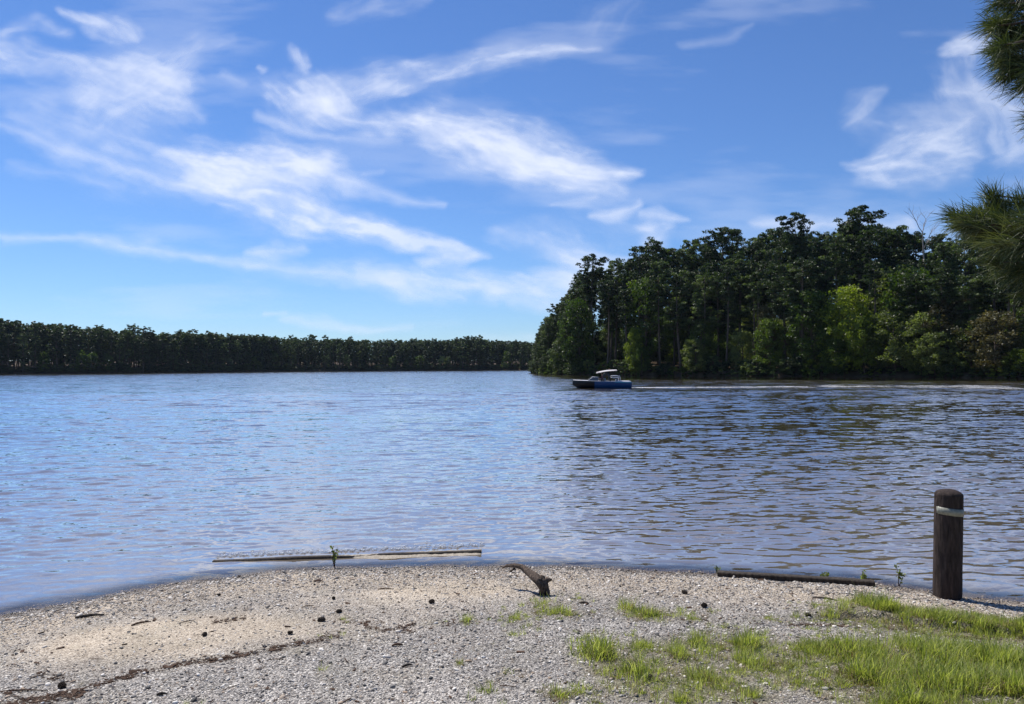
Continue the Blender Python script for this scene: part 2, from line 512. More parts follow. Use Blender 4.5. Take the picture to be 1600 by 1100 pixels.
pf_px = [(835, 250), (842, 222), (855, 200), (900, 180), (1000, 167), (1150, 151), (1300, 137), (1450, 125), (1600, 112), (1900, 95), (2400, 78), (3400, 60)]
pb_px = [(836, 251), (845, 258), (870, 262), (930, 256), (1020, 250), (1130, 242), (1260, 235), (1380, 230), (1500, 230), (1700, 240), (2000, 260), (2600, 300)]
PF = np.array([(upx(p) * d, d) for p, d in pf_px]); PB = np.array([(upx(p) * d, d) for p, d in pb_px])
NS = 240
def npar(P, n):
    t = np.linspace(0, len(P) - 1, n); i = np.arange(len(P))
    return np.stack([np.interp(t, i, P[:, 0]), np.interp(t, i, P[:, 1])], -1)
pfr, pbr = npar(PF, NS), npar(PB, NS)
pfr[:, 1] += (fbm(pfr[:, 0] * .12, pfr[:, 0] * 0 + 3.3, 3, 8) - .5) * 5
def pen_point(s, t):
    """s 0..1 along, t 0..1 from the camera-side shore to the back shore"""
    i = s * (NS - 1); i0 = int(min(i, NS - 2)); f = i - i0
    a = pfr[i0] * (1 - f) + pfr[i0 + 1] * f; c = pbr[i0] * (1 - f) + pbr[i0 + 1] * f
    w = float(np.linalg.norm(c - a))
    p = a * (1 - t) + c * t
    d = min(t, 1 - t) * w
    return p[0], p[1], pen_h(d, w)
def pen_h(d, w):
    return -0.5 + 1.25 * min(1, d / 1.2) + 2.6 * (1 - math.exp(-max(d - 1, 0) / 14.0)) if w > 0.1 else -0.5
tt = np.array([-0.08, 0, .004, .008, .015, .03, .06, .1, .18, .3, .45, .6, .75, .88, .95, .985, 1.0, 1.08])
PV = []
for t in tt:
    for i in range(NS):
        a, c = pfr[i], pbr[i]
        w = np.linalg.norm(c - a); p = a * (1 - t) + c * t
        d = min(t, 1 - t) * w
        z = -1.5 if d < 0 else pen_h(d, w) + 0.25 * (fbm(np.array(p[0] * .5), np.array(p[1] * .5), 3, 4) - .5)
        PV.append((p[0], p[1], float(z)))
tag(link('wooded_point_ground', np_mesh('wooded_point_ground', PV, grid_faces(len(tt), NS)), land_mat), kind='structure')

# ------------------------------------------------------------------ water
def build_water():
    ys = list(np.arange(0.5, 5.0, 0.04))
    y = 5.0
    while y < 62: ys.append(y); y += 0.0034 * y
    while y < 1100: ys.append(y); y += 0.02 * y
    ys = np.array(ys)
    t = list(np.arange(-0.66, 0.66, 0.0036))
    s = .0036; x = t[-1]; right = []
    while x < 2.6: s *= 1.3; x += s; right.append(x)
    x = t[0]; s = .0036; left = []
    while x > -2.6: s *= 1.3; x -= s; left.append(x)
    t = np.array(left[::-1] + t + right)
    Y, T = np.meshgrid(ys, t, indexing='ij')
    X = T * (Y + 1.2)
    dy = np.gradient(ys)[:, None] * np.ones_like(T)
    dx = np.abs(np.gradient(t))[None, :] * (Y + 1.2)
    D = -shore_d(X, Y)
    Z = np.zeros_like(X)
    rs = np.random.default_rng(5)
    # patches of livelier and calmer water
    live = 0.72 + 0.75 * (fbm(X * 0.10, Y * 0.16, 3, 40) - 0.3)
    right_side = smooth(-0.02, 0.2, X / (Y + 1))
    live = live * (0.47 + 0.16 * right_side)
    shallow = smooth(-0.1, 2.2, D) * 0.8 + 0.2
    nC = 120
    slope = 0.24
    for k in range(nC):
        lam = 0.15 * (4.2 / 0.15) ** (((k + rs.random()) / nC) ** 1.35)
        th = rs.normal(0, 0.34 if lam > .3 else .5) + 0.10
        kx, ky = math.sin(th) * 2 * math.pi / lam, -math.cos(th) * 2 * math.pi / lam
        # waves bend round towards the left bank
        amp = slope * lam / (2 * math.pi) * math.sqrt(2.0 / nC)
        fade = smooth(0.34, 0.2, np.maximum(dy, dx * 0.35) / lam) * (1.0 if lam < 0.45 else (0.12 + 0.88 * smooth(3.0 * lam, 15.0 * lam, D)) * (0.9 if lam < 2 else 0.65))
        ph = rs.random() * 6.283
        arg = kx * X + ky * Y + ph + 1.0 * (vnoise(X * .35, Y * .35, 100 + k) * 2)
        Z += amp * fade * (np.sin(arg) + 0.28 * np.cos(2 * arg))
    # longer diagonal swell from the boat's wake reaching the bank
    for lam, th, a in ((2.6, 0.30, 0.010), (3.4, -0.22, 0.009), (1.5, 0.42, 0.006)):
        kx, ky = math.sin(th) * 2 * math.pi / lam, -math.cos(th) * 2 * math.pi / lam
        fade = smooth(0.3, 0.15, dy / lam)
        Z += a * fade * np.sin(kx * X + ky * Y + 2.2 * vnoise(X * .2, Y * .2, 300))
    Z *= live * shallow
    me = np_mesh('lake_water', np.stack([X, Y, Z], -1).reshape(-1, 3), grid_faces(len(ys), len(t)))
    bed = beach_z(X, Y, False)
    add_attr(me, 'depth', np.clip(Z - bed, -0.1, 3).ravel().astype(np.float32))
    # wind shadow in front of the wooded point
    pfy = np.interp(X, pfr[:, 0][:200], pfr[:, 1][:200])
    calm = smooth(pfy * 0.63, pfy * 0.72, Y + 6 * (fbm(X * .05, Y * .05, 3, 60) - .5)) * smooth(0.03, 0.12, X / (Y + 1))
    add_attr(me, 'rough', ((live * (0.55 + 0.45 * smooth(0, 3, D)) + .25 * smooth(35, 90, Y)) * (1 - 0.95 * calm)).ravel().astype(np.float32))
    return me
water_me = build_water()
m, nt, b = new_mat('lake_water')
geo = N(nt, 'ShaderNodeNewGeometry')
dep = N(nt, 'ShaderNodeAttribute', attribute_name='depth')
rgh = N(nt, 'ShaderNodeAttribute', attribute_name='rough')
mp = N(nt, 'ShaderNodeMapping'); mp.inputs['Scale'].default_value = (0.45, 1.0, 1.0); mp.inputs['Rotation'].default_value = (0, 0, R(-7))
nt.links.new(geo.outputs['Position'], mp.inputs[0])
sy = N(nt, 'ShaderNodeSeparateXYZ'); nt.links.new(geo.outputs['Position'], sy.inputs[0])
farf = N(nt, 'ShaderNodeMapRange', interpolation_type='SMOOTHSTEP'); farf.inputs[1].default_value = 14; farf.inputs[2].default_value = 62
nt.links.new(sy.outputs[1], farf.inputs[0])
def slope_noise(scale, detail, rough, amp):
    n = N(nt, 'ShaderNodeTexNoise', i_Scale=scale, i_Detail=detail, i_Roughness=rough)
    nt.links.new(mp.outputs[0], n.inputs['Vector'])
    a = N(nt, 'ShaderNodeVectorMath', operation='SUBTRACT'); nt.links.new(n.outputs['Color'], a.inputs[0]); a.inputs[1].default_value = (.5, .5, .5)
    c_ = N(nt, 'ShaderNodeVectorMath', operation='SCALE'); nt.links.new(a.outputs[0], c_.inputs[0])
    nt.links.new(mth(nt, 'MULTIPLY', amp, rgh.outputs['Fac']), c_.inputs['Scale'])
    return c_.outputs[0]
s_far = slope_noise(0.42, 5.0, 0.72, mth(nt, 'MULTIPLY', farf.outputs[0], 1.9))
s_near = slope_noise(7.0, 4.0, 0.65, 0.8)
# at grazing angles only the wave faces tilted towards the viewer are seen
fsep = N(nt, 'ShaderNodeSeparateXYZ'); nt.links.new(s_far, fsep.inputs[0])
fsc = N(nt, 'ShaderNodeVectorMath', operation='SCALE'); nt.links.new(geo.outputs['Incoming'], fsc.inputs[0]); nt.links.new(mth(nt, 'ABSOLUTE', fsep.outputs[1]), fsc.inputs['Scale'])
fcx = N(nt, 'ShaderNodeCombineXYZ'); nt.links.new(mth(nt, 'MULTIPLY', fsep.outputs[0], .5), fcx.inputs[0])
fad = N(nt, 'ShaderNodeVectorMath', operation='ADD'); nt.links.new(fsc.outputs[0], fad.inputs[0]); nt.links.new(fcx.outputs[0], fad.inputs[1])
va = N(nt, 'ShaderNodeVectorMath', operation='ADD'); nt.links.new(fad.outputs[0], va.inputs[0]); nt.links.new(s_near, va.inputs[1])
vm = N(nt, 'ShaderNodeVectorMath', operation='MULTIPLY'); nt.links.new(va.outputs[0], vm.inputs[0]); vm.inputs[1].default_value = (0.9, 1.0, 0.0)
vb = N(nt, 'ShaderNodeVectorMath', operation='ADD'); nt.links.new(vm.outputs[0], vb.inputs[0]); nt.links.new(geo.outputs['Normal'], vb.inputs[1])
bp = N(nt, 'ShaderNodeVectorMath', operation='NORMALIZE'); nt.links.new(vb.outputs[0], bp.inputs[0])
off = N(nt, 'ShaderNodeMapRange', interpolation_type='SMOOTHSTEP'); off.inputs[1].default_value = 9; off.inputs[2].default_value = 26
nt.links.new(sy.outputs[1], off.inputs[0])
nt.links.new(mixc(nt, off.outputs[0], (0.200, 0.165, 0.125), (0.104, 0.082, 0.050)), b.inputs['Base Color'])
b.inputs['Roughness'].default_value = 0.03
b.inputs['IOR'].default_value = 1.75
b.inputs['Coat Weight'].default_value = 1.0
b.inputs['Coat Roughness'].default_value = 0.02
nt.links.new(bp.outputs[0], b.inputs['Coat Normal'])
nt.links.new(bp.outputs[0], b.inputs['Normal'])
fr = N(nt, 'ShaderNodeFresnel', i_IOR=1.333); nt.links.new(bp.outputs[0], fr.inputs['Normal'])
gl = N(nt, 'ShaderNodeBsdfGlossy', i_Roughness=0.05); nt.links.new(bp.outputs[0], gl.inputs['Normal'])
tr = N(nt, 'ShaderNodeBsdfTransparent'); tr.inputs['Color'].default_value = (0.86, 0.78, 0.64, 1)
sh_m = N(nt, 'ShaderNodeMixShader')
nt.links.new(fr.outputs[0], sh_m.inputs[0]); nt.links.new(tr.outputs[0], sh_m.inputs[1]); nt.links.new(gl.outputs[0], sh_m.inputs[2])
mr = N(nt, 'ShaderNodeMapRange', interpolation_type='SMOOTHSTEP'); mr.inputs[1].default_value = 0.0; mr.inputs[2].default_value = 0.085
nt.links.new(dep.outputs['Fac'], mr.inputs[0])
fm = N(nt, 'ShaderNodeMixShader')
nt.links.new(mr.outputs[0], fm.inputs[0]); nt.links.new(sh_m.outputs[0], fm.inputs[1]); nt.links.new(b.outputs[0], fm.inputs[2])
nt.links.new(fm.outputs[0], nt.nodes['Material Output'].inputs['Surface'])
MAT['water'] = m
tag(link('lake_water', water_me, m), kind='structure')

# ------------------------------------------------------------------ cirrus
def build_clouds():
    U = np.concatenate([np.linspace(-1.25, -0.72, 70), np.linspace(-0.715, 0.715, 760), np.linspace(0.72, 1.25, 70)])
    Vv = np.concatenate([np.linspace(0.020, 0.50, 300), np.linspace(0.505, 1.5, 90)])
    VV, UU = np.meshgrid(Vv, U, indexing='ij')
    # direction (u, 1, v) -> the place on the photograph it was seen at
    PX = 800 + 1202 * UU
    PY = 573.5 - 1202 * VV - (PX - 800) * 0.005
    wx = (fbm(PX / 120, PY / 60, 4, 1) - .5); wy = (fbm(PX / 110, PY / 55, 4, 2) - .5)
    dens = np.zeros_like(PX)
    #  polyline, half widths, strength, fibre direction (deg), fibre mix
    S = [
        ([(-60, 45), (0, 70), (60, 88), (130, 112), (200, 122), (270, 150), (310, 170)], [14, 17, 16, 20, 34, 26, 10], .52, 18, .6),
        ([(150, 165), (215, 130), (290, 78), (345, 60)], [26, 34, 20, 10], .27, -32, .8),
        ([(10, 40), (50, 22), (95, 40)], [10, 9, 6], .3, -20, .7),
        ([(100, 8), (140, 30), (175, 36), (205, 50)], [6, 12, 14, 6], .5, 25, .7),
        ([(20, 150), (40, 185), (100, 215), (200, 260), (300, 290)], [10, 26, 40, 36, 22], .24, 22, .6),
        ([(90, 150), (150, 190), (250, 215)], [30, 50, 30], .22, 20, .8),
        ([(-30, 180), (60, 215), (160, 255), (260, 278), (330, 296)], [6, 8, 8, 10, 14], .32, 18, .4),
        ([(250, 232), (300, 245), (390, 258), (470, 262), (505, 262)], [12, 24, 26, 24, 14], .85, 12, .45),
        ([(480, 265), (540, 288), (610, 302), (690, 320)], [14, 10, 7, 4], .6, 12, .3),
        ([(300, 268), (370, 300), (450, 322), (520, 338), (600, 362), (660, 378), (745, 392), (765, 397)], [16, 26, 28, 22, 18, 14, 9, 4], .85, 14, .45),
        ([(660, 414), (690, 402), (720, 405), (745, 398)], [6, 12, 12, 5], .55, -6, .5),
        ([(430, 125), (455, 150), (490, 160), (540, 165)], [14, 24, 26, 20], .55, 40, .75),
        ([(450, 75), (466, 92), (478, 108)], [5, 9, 5], .4, 60, .7),
        ([(490, 150), (560, 138), (640, 120), (720, 112), (800, 92), (880, 75), (940, 66)], [22, 18, 17, 14, 14, 12, 5], .55, -14, .6),
        ([(520, 165), (580, 185), (640, 195), (700, 208), (760, 218), (830, 230), (900, 244)], [16, 14, 20, 30, 34, 34, 26], .88, 12, .4),
        ([(770, 240), (830, 256), (900, 270), (960, 275), (1000, 268)], [10, 16, 18, 15, 6], .82, 8, .4),
        ([(400, 185), (450, 198), (510, 212)], [6, 10, 6], .38, 14, .4),
        ([(520, 217), (570, 216), (620, 224)], [5, 6, 4], .25, 5, .4),
        ([(0, 370), (120, 378), (230, 386), (330, 398), (430, 412), (540, 428), (620, 448)], [7, 8, 9, 8, 8, 11, 14], .42, 6, .35),
        ([(390, 388), (440, 390), (480, 385)], [6, 10, 6], .38, 4, .5),
        ([(560, 425), (640, 440), (700, 452), (760, 440), (840, 446), (900, 452)], [10, 14, 20, 14, 16, 24], .55, 8, .5),
        ([(680, 470), (640, 458), (600, 440)], [6, 14, 8], .35, 20, .5),
        ([(780, 358), (830, 372), (880, 392), (930, 416)], [10, 14, 18, 22], .48, 20, .6),
        ([(900, 405), (960, 412), (1010, 400)], [16, 16, 12], .45, 4, .5),
        ([(840, 428), (900, 440), (960, 446)], [8, 12, 12], .4, 4, .5),
        ([(780, 452), (830, 470), (870, 480)], [8, 10, 10], .4, 14, .5),
        ([(922, 340), (960, 330), (998, 314)], [4, 8, 5], .55, -22, .4),
        ([(868, 328), (900, 322), (930, 306)], [3, 6, 4], .28, -15, .6),
        ([(1000, 330), (1040, 332), (1085, 338)], [5, 8, 4], .45, 2, .4),
        ([(990, 350), (1020, 355), (1055, 350)], [8, 16, 8], .45, -10, .5),
        ([(1010, 372), (1030, 362)], [14, 8], .3, -20, .6),
        ([(440, 492), (480, 500), (540, 510), (640, 513)], [6, 9, 6, 4], .38, 3, .4),
        ([(700, 525), (760, 522), (850, 524)], [5, 7, 7], .35, 1, .4),
        ([(405, 484), (440, 484)], [3, 3], .25, 2, .4),
        ([(1160, 350), (1200, 350), (1260, 352), (1330, 356), (1420, 352)], [5, 9, 9, 10, 10], .45, 0, .4),
        ([(1318, 266), (1370, 266), (1430, 262), (1500, 252), (1530, 235)], [4, 16, 22, 20, 10], .55, -12, .55),
        ([(1340, 256), (1390, 235), (1430, 215), (1500, 212)], [6, 12, 16, 20], .5, -26, .6),
        ([(1395, 288), (1385, 278)], [5, 8], .35, 60, .5),
        ([(1335, 180), (1350, 160), (1385, 135)], [14, 16, 8], .26, -40, .8),
        ([(1350, 190), (1430, 200), (1500, 190)], [20, 26, 30], .16, 10, .8),
        ([(1485, 72), (1530, 62), (1560, 70)], [8, 12, 10], .5, -14, .6),
        ([(1490, 135), (1545, 150), (1580, 160)], [8, 16, 22], .4, 14, .6),
        ([(1520, 100), (1545, 160), (1560, 200)], [28, 32, 26], .26, 60, .8),
        ([(520, 14), (560, 12), (640, -8)], [14, 14, 12], .2, -20, .8),
        ([(935, 40), (960, 30), (1000, -5)], [16, 14, 14], .14, -50, .9),
        ([(1080, 62), (1150, 46), (1190, 32)], [5, 7, 4], .16, -20, .4),
        ([(400, 100), (408, 104)], [3, 4], .45, 10, .3),
        ([(355, 118), (380, 132)], [6, 6], .18, 30, .7),
        ([(560, 272), (590, 268)], [3, 4], .2, 0, .5),
        ([(0, 262), (80, 275), (200, 292)], [6, 6, 5], .16, 8, .4),
        ([(880, 325), (940, 335), (1000, 348)], [24, 26, 22], .12, 0, .8),
        ([(1600, 225), (1640, 200), (1700, 190)], [30, 40, 50], .4, -20, .7),
        ([(-60, 130), (-200, 60), (-400, 0)], [24, 40, 60], .5, 20, .6),
        ([(300, -60), (500, -120), (760, -140)], [20, 40, 30], .5, -12, .7),
        ([(1000, -200), (1200, -160), (1500, -90)], [30, 50, 30], .5, 12, .7),
        ([(1750, 300), (1900, 280), (2100, 320)], [14, 24, 20], .5, 0, .5),
        ([(-100, 400), (-300, 380), (-500, 410)], [8, 14, 14], .45, 0, .5),
        ([(-100, -500), (300, -420), (900, -460)], [60, 120, 80], .5, 12, .7),
    ]
    for pts, ws, st, ang, fm_ in S:
        P = np.array(pts, float); Wd = np.array(ws, float)
        pad = Wd.max() * 3 + 40
        sel = (PX > P[:, 0].min() - pad) & (PX < P[:, 0].max() + pad) & (PY > P[:, 1].min() - pad) & (PY < P[:, 1].max() + pad)
        if not sel.any(): continue
        mw = Wd.mean()
        x = PX[sel] + wx[sel] * (40 + mw * 2.6); y = PY[sel] + wy[sel] * (16 + mw * 1.9)
        best = np.full(x.shape, -9.0); bw = np.full(x.shape, mw)
        for i in range(len(P) - 1):
            a, c = P[i], P[i + 1]; d = c - a; L2 = d @ d
            t = np.clip(((x - a[0]) * d[0] + (y - a[1]) * d[1]) / L2, 0, 1)
            dist = np.hypot(x - a[0] - t * d[0], y - a[1] - t * d[1])
            w = Wd[i] * (1 - t) + Wd[i + 1] * t
            v = 1 - dist / (w * 1.6)
            bw = np.where(v > best, w, bw); best = np.maximum(best, v)
        ca, sa = math.cos(R(ang)), math.sin(R(ang))
        # fibres: fine strands along ang, finer still inside wide strokes
        x0, y0 = PX[sel] + wx[sel] * 26, PY[sel] + wy[sel] * 26
        al = x0 * ca + y0 * sa; ac = -x0 * sa + y0 * ca
        fib = 0.40 * fbm(al / 100, ac / 13, 4, 50 + len(pts), .6) + 0.28 * fbm((al + ac * .9) / 70, (ac - .35 * al) / 14, 4, 190, .6) + 0.32 * fbm(al / 30, ac / 22, 5, 90, .6)
        edge = best + (fib - 0.5) * 1.75 * (0.5 + fm_) - 0.04
        core = smooth(-0.45, 1.5, edge) ** 1.25 * 1.12
        halo = 0.24 * smooth(-0.55, 0.6, best + (fib - .5) * .7)
        dd = st * (core * (1 - fm_ * 0.7 + fm_ * 1.2 * smooth(.25, .75, fib)) + halo)
        dd = np.clip(dd, 0, 1) * smooth(-0.95, 0.1, best) * np.clip(bw / mw, .25, 1) ** .8
        dens[sel] = 1 - (1 - dens[sel]) * (1 - 0.78 * dd)
    # faint veil
    veil = fbm(PX / 300, PY / 60, 5, 400, .55)
    dens = 1 - (1 - dens) * (1 - 0.16 * smooth(0.52, 0.8, veil))
    dens = np.clip(dens * smooth(0.016, 0.05, VV), 0, 0.97)
    Hc = 2400.0
    P3 = np.stack([Hc * UU / VV, Hc / VV, np.full_like(UU, Hc)], -1).reshape(-1, 3)
    F = grid_faces(len(Vv), len(U))
    dv = dens.ravel()
    F = F[dv[F].max(1) > 0.006]
    used = np.unique(F); mp_ = np.full(len(P3), -1); mp_[used] = np.arange(len(used))
    me = np_mesh('cirrus_clouds', P3[used], mp_[F])
    add_attr(me, 'ice', dv[used].astype(np.float32))
    return me
tag(link('cirrus_clouds', build_clouds(), MAT['cloud']), 'wispy white cirrus clouds streaked across the blue sky', 'clouds', kind='stuff')

# ------------------------------------------------------------------ trees
def cards(C, size, rs, flat=0.0, elong=1.6):
    """rhombic leaf clusters at the points C"""
    n = len(C)
    nrm = rs.normal(size=(n, 3)); nrm[:, 2] += flat * np.sign(nrm[:, 2] + 1e-6)
    nrm /= np.linalg.norm(nrm, axis=1)[:, None]
    a = np.cross(nrm, rs.normal(size=(n, 3))); a /= np.linalg.norm(a, axis=1)[:, None] + 1e-9
    b_ = np.cross(nrm, a)
    s = size * (0.55 + 0.9 * rs.random(n))[:, None]
    k = rs.random((n, 1)) * 0.5 - .25
    V = np.stack([C - a * s * elong * .5, C + b_ * s * .5 + a * s * k, C + a * s * elong * .5, C - b_ * s * .5 - a * s * k], 1)
    return V.reshape(-1, 3)

def leaf_mesh(name, V, tint):
    F = np.arange(len(V)).reshape(-1, 4)
    me = np_mesh(name, V, F, shade=False)
    add_attr(me, 'tint', np.repeat(tint, 4).astype(np.float32))
    return me

def blob(c, r, n, rs, squash=0.6):
    d = rs.normal(size=(n, 3)); d /= np.linalg.norm(d, axis=1)[:, None]
    rad = (0.45 + 0.55 * rs.random(n) ** 0.5)[:, None] * (0.8 + 0.35 * rs.random((n, 1)))
    p = d * rad * r; p[:, 2] *= squash
    return p + c

def make_pine(seed, H=25.0, base=0.5, rad=3.6, nb=34, nleaf=62, card=0.17, lean=0.4, elong=2.6, dn=0.62, gap=0.0):
    rs = np.random.default_rng(seed)
    mb = MB()
    bend = rs.normal(0, lean, 2)
    def axis(t): return np.array([bend[0] * math.sin(t * 2.5), bend[1] * math.sin(t * 2.1), H * t])
    ts = np.linspace(0, 0.985, 10)
    mb.tube([axis(t) for t in ts], [0.30 * (1 - t) ** 0.7 + 0.035 for t in ts], 7, wob=.15, seed=seed)
    P, T = [], []
    for k in range(nb):
        t = base + (1 - base) * (k + 0.5 * rs.random()) / nb
        u = (t - base) / (1 - base)
        if rs.random() < gap and u < .8: continue
        L = rad * (0.35 + 0.65 * math.sin(math.pi * min(1, 0.22 + 0.62 * u)) ** 0.9) * (0.55 + 0.6 * rs.random())
        if u > 0.85: L *= 0.55 + 0.45 * (1 - u) / 0.15
        az = k * 2.4 + rs.normal(0, 0.4)
        up = 0.10 + 0.5 * u + rs.normal(0, 0.12)
        a = axis(t)
        dirv = np.array([math.cos(az), math.sin(az), up])
        tip = a + dirv * L + np.array([0, 0, 0.10 * L])
        mid = a + dirv * L * 0.5 - np.array([0, 0, 0.06 * L])
        mb.tube([a, mid, tip], [0.075 * (1.1 - u), 0.05, 0.02], 4, cap=False)
        nc = 2 + int(L / dn)
        for j in range(nc):
            f = 0.38 + 0.62 * (j + .5) / nc
            c = a * (1 - f) + tip * f + rs.normal(0, 0.42, 3)
            r = (0.30 + 0.62 * rs.random()) * (0.8 + 0.12 * L)
            q = blob(c, r, nleaf, rs, 0.42)
            P.append(q)
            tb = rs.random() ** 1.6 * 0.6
            T.append(np.clip(tb + 0.4 * rs.random(nleaf) ** 2 + 0.12 * (q[:, 2] - c[2]) / r, 0, 1))  # sparse high tints put sunlit highlights into the leaf colour; clump tops lighter
    # a few dead stubs below the crown
    for k in range(6):
        t = base * (0.45 + 0.5 * rs.random()); az = rs.random() * 6.28; L = 0.5 + rs.random() * 1.3
        a = axis(t); mb.tube([a, a + np.array([math.cos(az) * L, math.sin(az) * L, -.1 * L])], [.035, .01], 3, cap=False)
    P = np.concatenate(P); T = np.concatenate(T)
    return mb.mesh('trunk'), leaf_mesh('crown', cards(P, card, rs, elong=elong), T)

def make_broad(seed, H=12.0, base=0.12, rad=3.4, nclump=60, nleaf=120, card=0.24, top=1.0):
    rs = np.random.default_rng(seed)
    mb = MB()
    ts = np.linspace(0, .8, 6)
    bend = rs.normal(0, .4, 2)
    ax = lambda t: np.array([bend[0] * t * 1.4, bend[1] * t, H * t])
    mb.tube([ax(t) for t in ts], [0.16 * (1 - t) + .03 for t in ts], 6, wob=.2, seed=seed)
    P, T = [], []
    for k in range(nclump):
        u = (k + rs.random()) / nclump
        z = H * (base + (0.97 - base) * u)
        pr = rad * (math.sin(math.pi * (0.18 + 0.74 * u)) ** 0.7) * (0.45 + 0.6 * rs.random())
        az = k * 2.4 + rs.normal(0, .4)
        c = np.array([math.cos(az) * pr, math.sin(az) * pr, z]) + ax(u) * np.array([1, 1, 0])
        if k % 2 == 0:
            a = ax(max(.08, u * .7)); mb.tube([a, (a + c) / 2 + np.array([0, 0, -.1]), c], [.055, .035, .012], 4, cap=False)
        r = H * 0.075 * (0.7 + 0.7 * rs.random()) + .2
        q = blob(c, r, nleaf, rs, 0.7); P.append(q)
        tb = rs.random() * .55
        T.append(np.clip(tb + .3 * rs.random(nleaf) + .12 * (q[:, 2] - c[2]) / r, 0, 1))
    P = np.concatenate(P); T = np.concatenate(T)
    return mb.mesh('trunk'), leaf_mesh('crown', cards(P, card, rs, elong=1.25), T)

def joined(trunk, crown, name):
    """one mesh with both materials (for trees too small in view to show their parts)"""
    bm = bmesh.new(); bm.from_mesh(trunk)
    tl = bm.verts.layers.float.get('tint') or bm.verts.layers.float.new('tint')
    n = len(bm.faces)
    bm.from_mesh(crown)
    bm.faces.ensure_lookup_table()
    for i in range(n, len(bm.faces)): bm.faces[i].material_index = 1
    me = bpy.data.meshes.new(name); bm.to_mesh(me); bm.free()
    return me

PROTO = {}
for i, kw in enumerate([dict(base=.50, rad=3.4), dict(base=.42, rad=3.9, gap=.12), dict(base=.58, rad=3.0, nb=26, gap=.1), dict(base=.28, rad=3.6, nb=44), dict(base=.18, rad=3.2, nb=50)]):
    PROTO['pine%d' % i] = (make_pine(100 + i, **kw), 25.0)
PROTO['tall'] = (make_pine(201, base=.66, rad=3.3, nb=24, gap=.25, nleaf=66, card=.17), 25.0)
PROTO['tall2'] = (make_pine(207, base=.70, rad=2.9, nb=20, gap=.25, nleaf=66, card=.17), 25.0)
for i in range(3):
    PROTO['broad%d' % i] = (make_broad(300 + i, base=.06 + .05 * i, rad=3.4 + .3 * i), 12.0)
for i in range(3):
    PROTO['shrub%d' % i] = (make_broad(340 + i, H=4.0, base=.02, rad=2.3, nclump=24, nleaf=90, card=.22), 4.0)

def place_tree(name, proto, x, y, z, H, mat, label, cat='tree', group=None, rz=None, wide=1.0, parts=True, sink=0.15):
    (tm, cm), h0 = PROTO[proto]
    s = H / h0
    root = bpy.data.objects.new(name, None); COL.objects.link(root)
    root.empty_display_size = 0.5
    root.location = (x, y, z - sink)
    root.rotation_euler = (0, 0, random.random() * 6.28 if rz is None else rz)
    ws = (0.45 + 0.55 * s) * wide
    root.scale = (ws, ws, s)
    tag(root, label, cat, group)
    t = bpy.data.objects.new('trunk', tm); COL.objects.link(t); t.parent = root
    if not tm.materials: tm.materials.append(MAT['bark'])
    c = bpy.data.objects.new('crown', cm); COL.objects.link(c); c.parent = root
    if not cm.materials: cm.materials.append(None)
    c.material_slots[0].link = 'OBJECT'; c.material_slots[0].material = MAT[mat]
    return root

SKY_PX = [(820, 570), (838, 560), (843, 528), (852, 500), (870, 478), (888, 462), (905, 432), (915, 425), (945, 420), (965, 414), (985, 408), (1005, 400),
          (1030, 392), (1050, 392), (1078, 388), (1105, 378), (1130, 380), (1150, 376), (1170, 384), (1200, 368), (1235, 362), (1265, 360), (1300, 358),
          (1330, 350), (1360, 350), (1388, 362), (1430, 364), (1460, 372), (1500, 360), (1600, 345), (1900, 320), (2400, 280)]
KX = [p[0] for p in SKY_PX]; KY = [p[1] for p in SKY_PX]
def horizon_y(px): return 573.5 - (px - 800) * 0.005
def max_h(x, y, z):
    px, _ = to_px((x, y, z))
    return (horizon_y(px) - np.interp(px, KX, KY)) / FPX * y + CAM_Z - z

def s_for_px(px):
    best = min(range(NS), key=lambda i: abs(to_px((pfr[i][0], pfr[i][1], 0))[0] - px))
    return best / (NS - 1)
# --- rows through the wood on the point
G_PT = 'pines of the dense stand on the wooded point'
cnt = 0
for t, step, hk in ((0.03, 5.2, (.62, .9)), (0.12, 5.0, (.78, .97)), (0.25, 5.2, (.86, 1.0)), (0.42, 6.0, (.88, 1.0)), (0.62, 7.5, (.88, 1.0)), (.84, 9.5, (.8, .97))):
    acc = 99.0; prev = None
    for i in range(0, NS):
        s = i / (NS - 1)
        x, y, z = pen_point(s, t)
        px = to_px((x, y, z))[0]
        if px > 1720: break
        if prev is not None: acc += math.hypot(x - prev[0], y - prev[1])
        prev = (x, y)
        if acc < step * random.uniform(.75, 1.3): continue
        acc = 0
        x += random.uniform(-1, 1); y += random.uniform(-1, 1) * (0.4 if t < .1 else 2)
        H = max_h(x, y, z) * random.uniform(*hk)
        if H < 3: continue
        if t < .1 and (random.random() < .2 or 1290 < px < 1350):
            continue
        kinds = ['pine0', 'pine1', 'pine2', 'pine2', 'tall', 'tall2', 'pine0', 'pine3'] if t < .2 else ['pine0', 'pine1', 'pine3', 'pine4', 'pine3']
        k = random.choice(kinds)
        if px < 905: k = random.choice(['pine3', 'pine4', 'pine4'])
        place_tree('pine_tree', k, x, y, z, H, 'pine', 'tall dark green pine packed in the dense stand on the wooded point', 'pine tree', G_PT, wide=random.uniform(.75, 1.0) if px < 1000 else random.uniform(.78, 1.08))
        cnt += 1

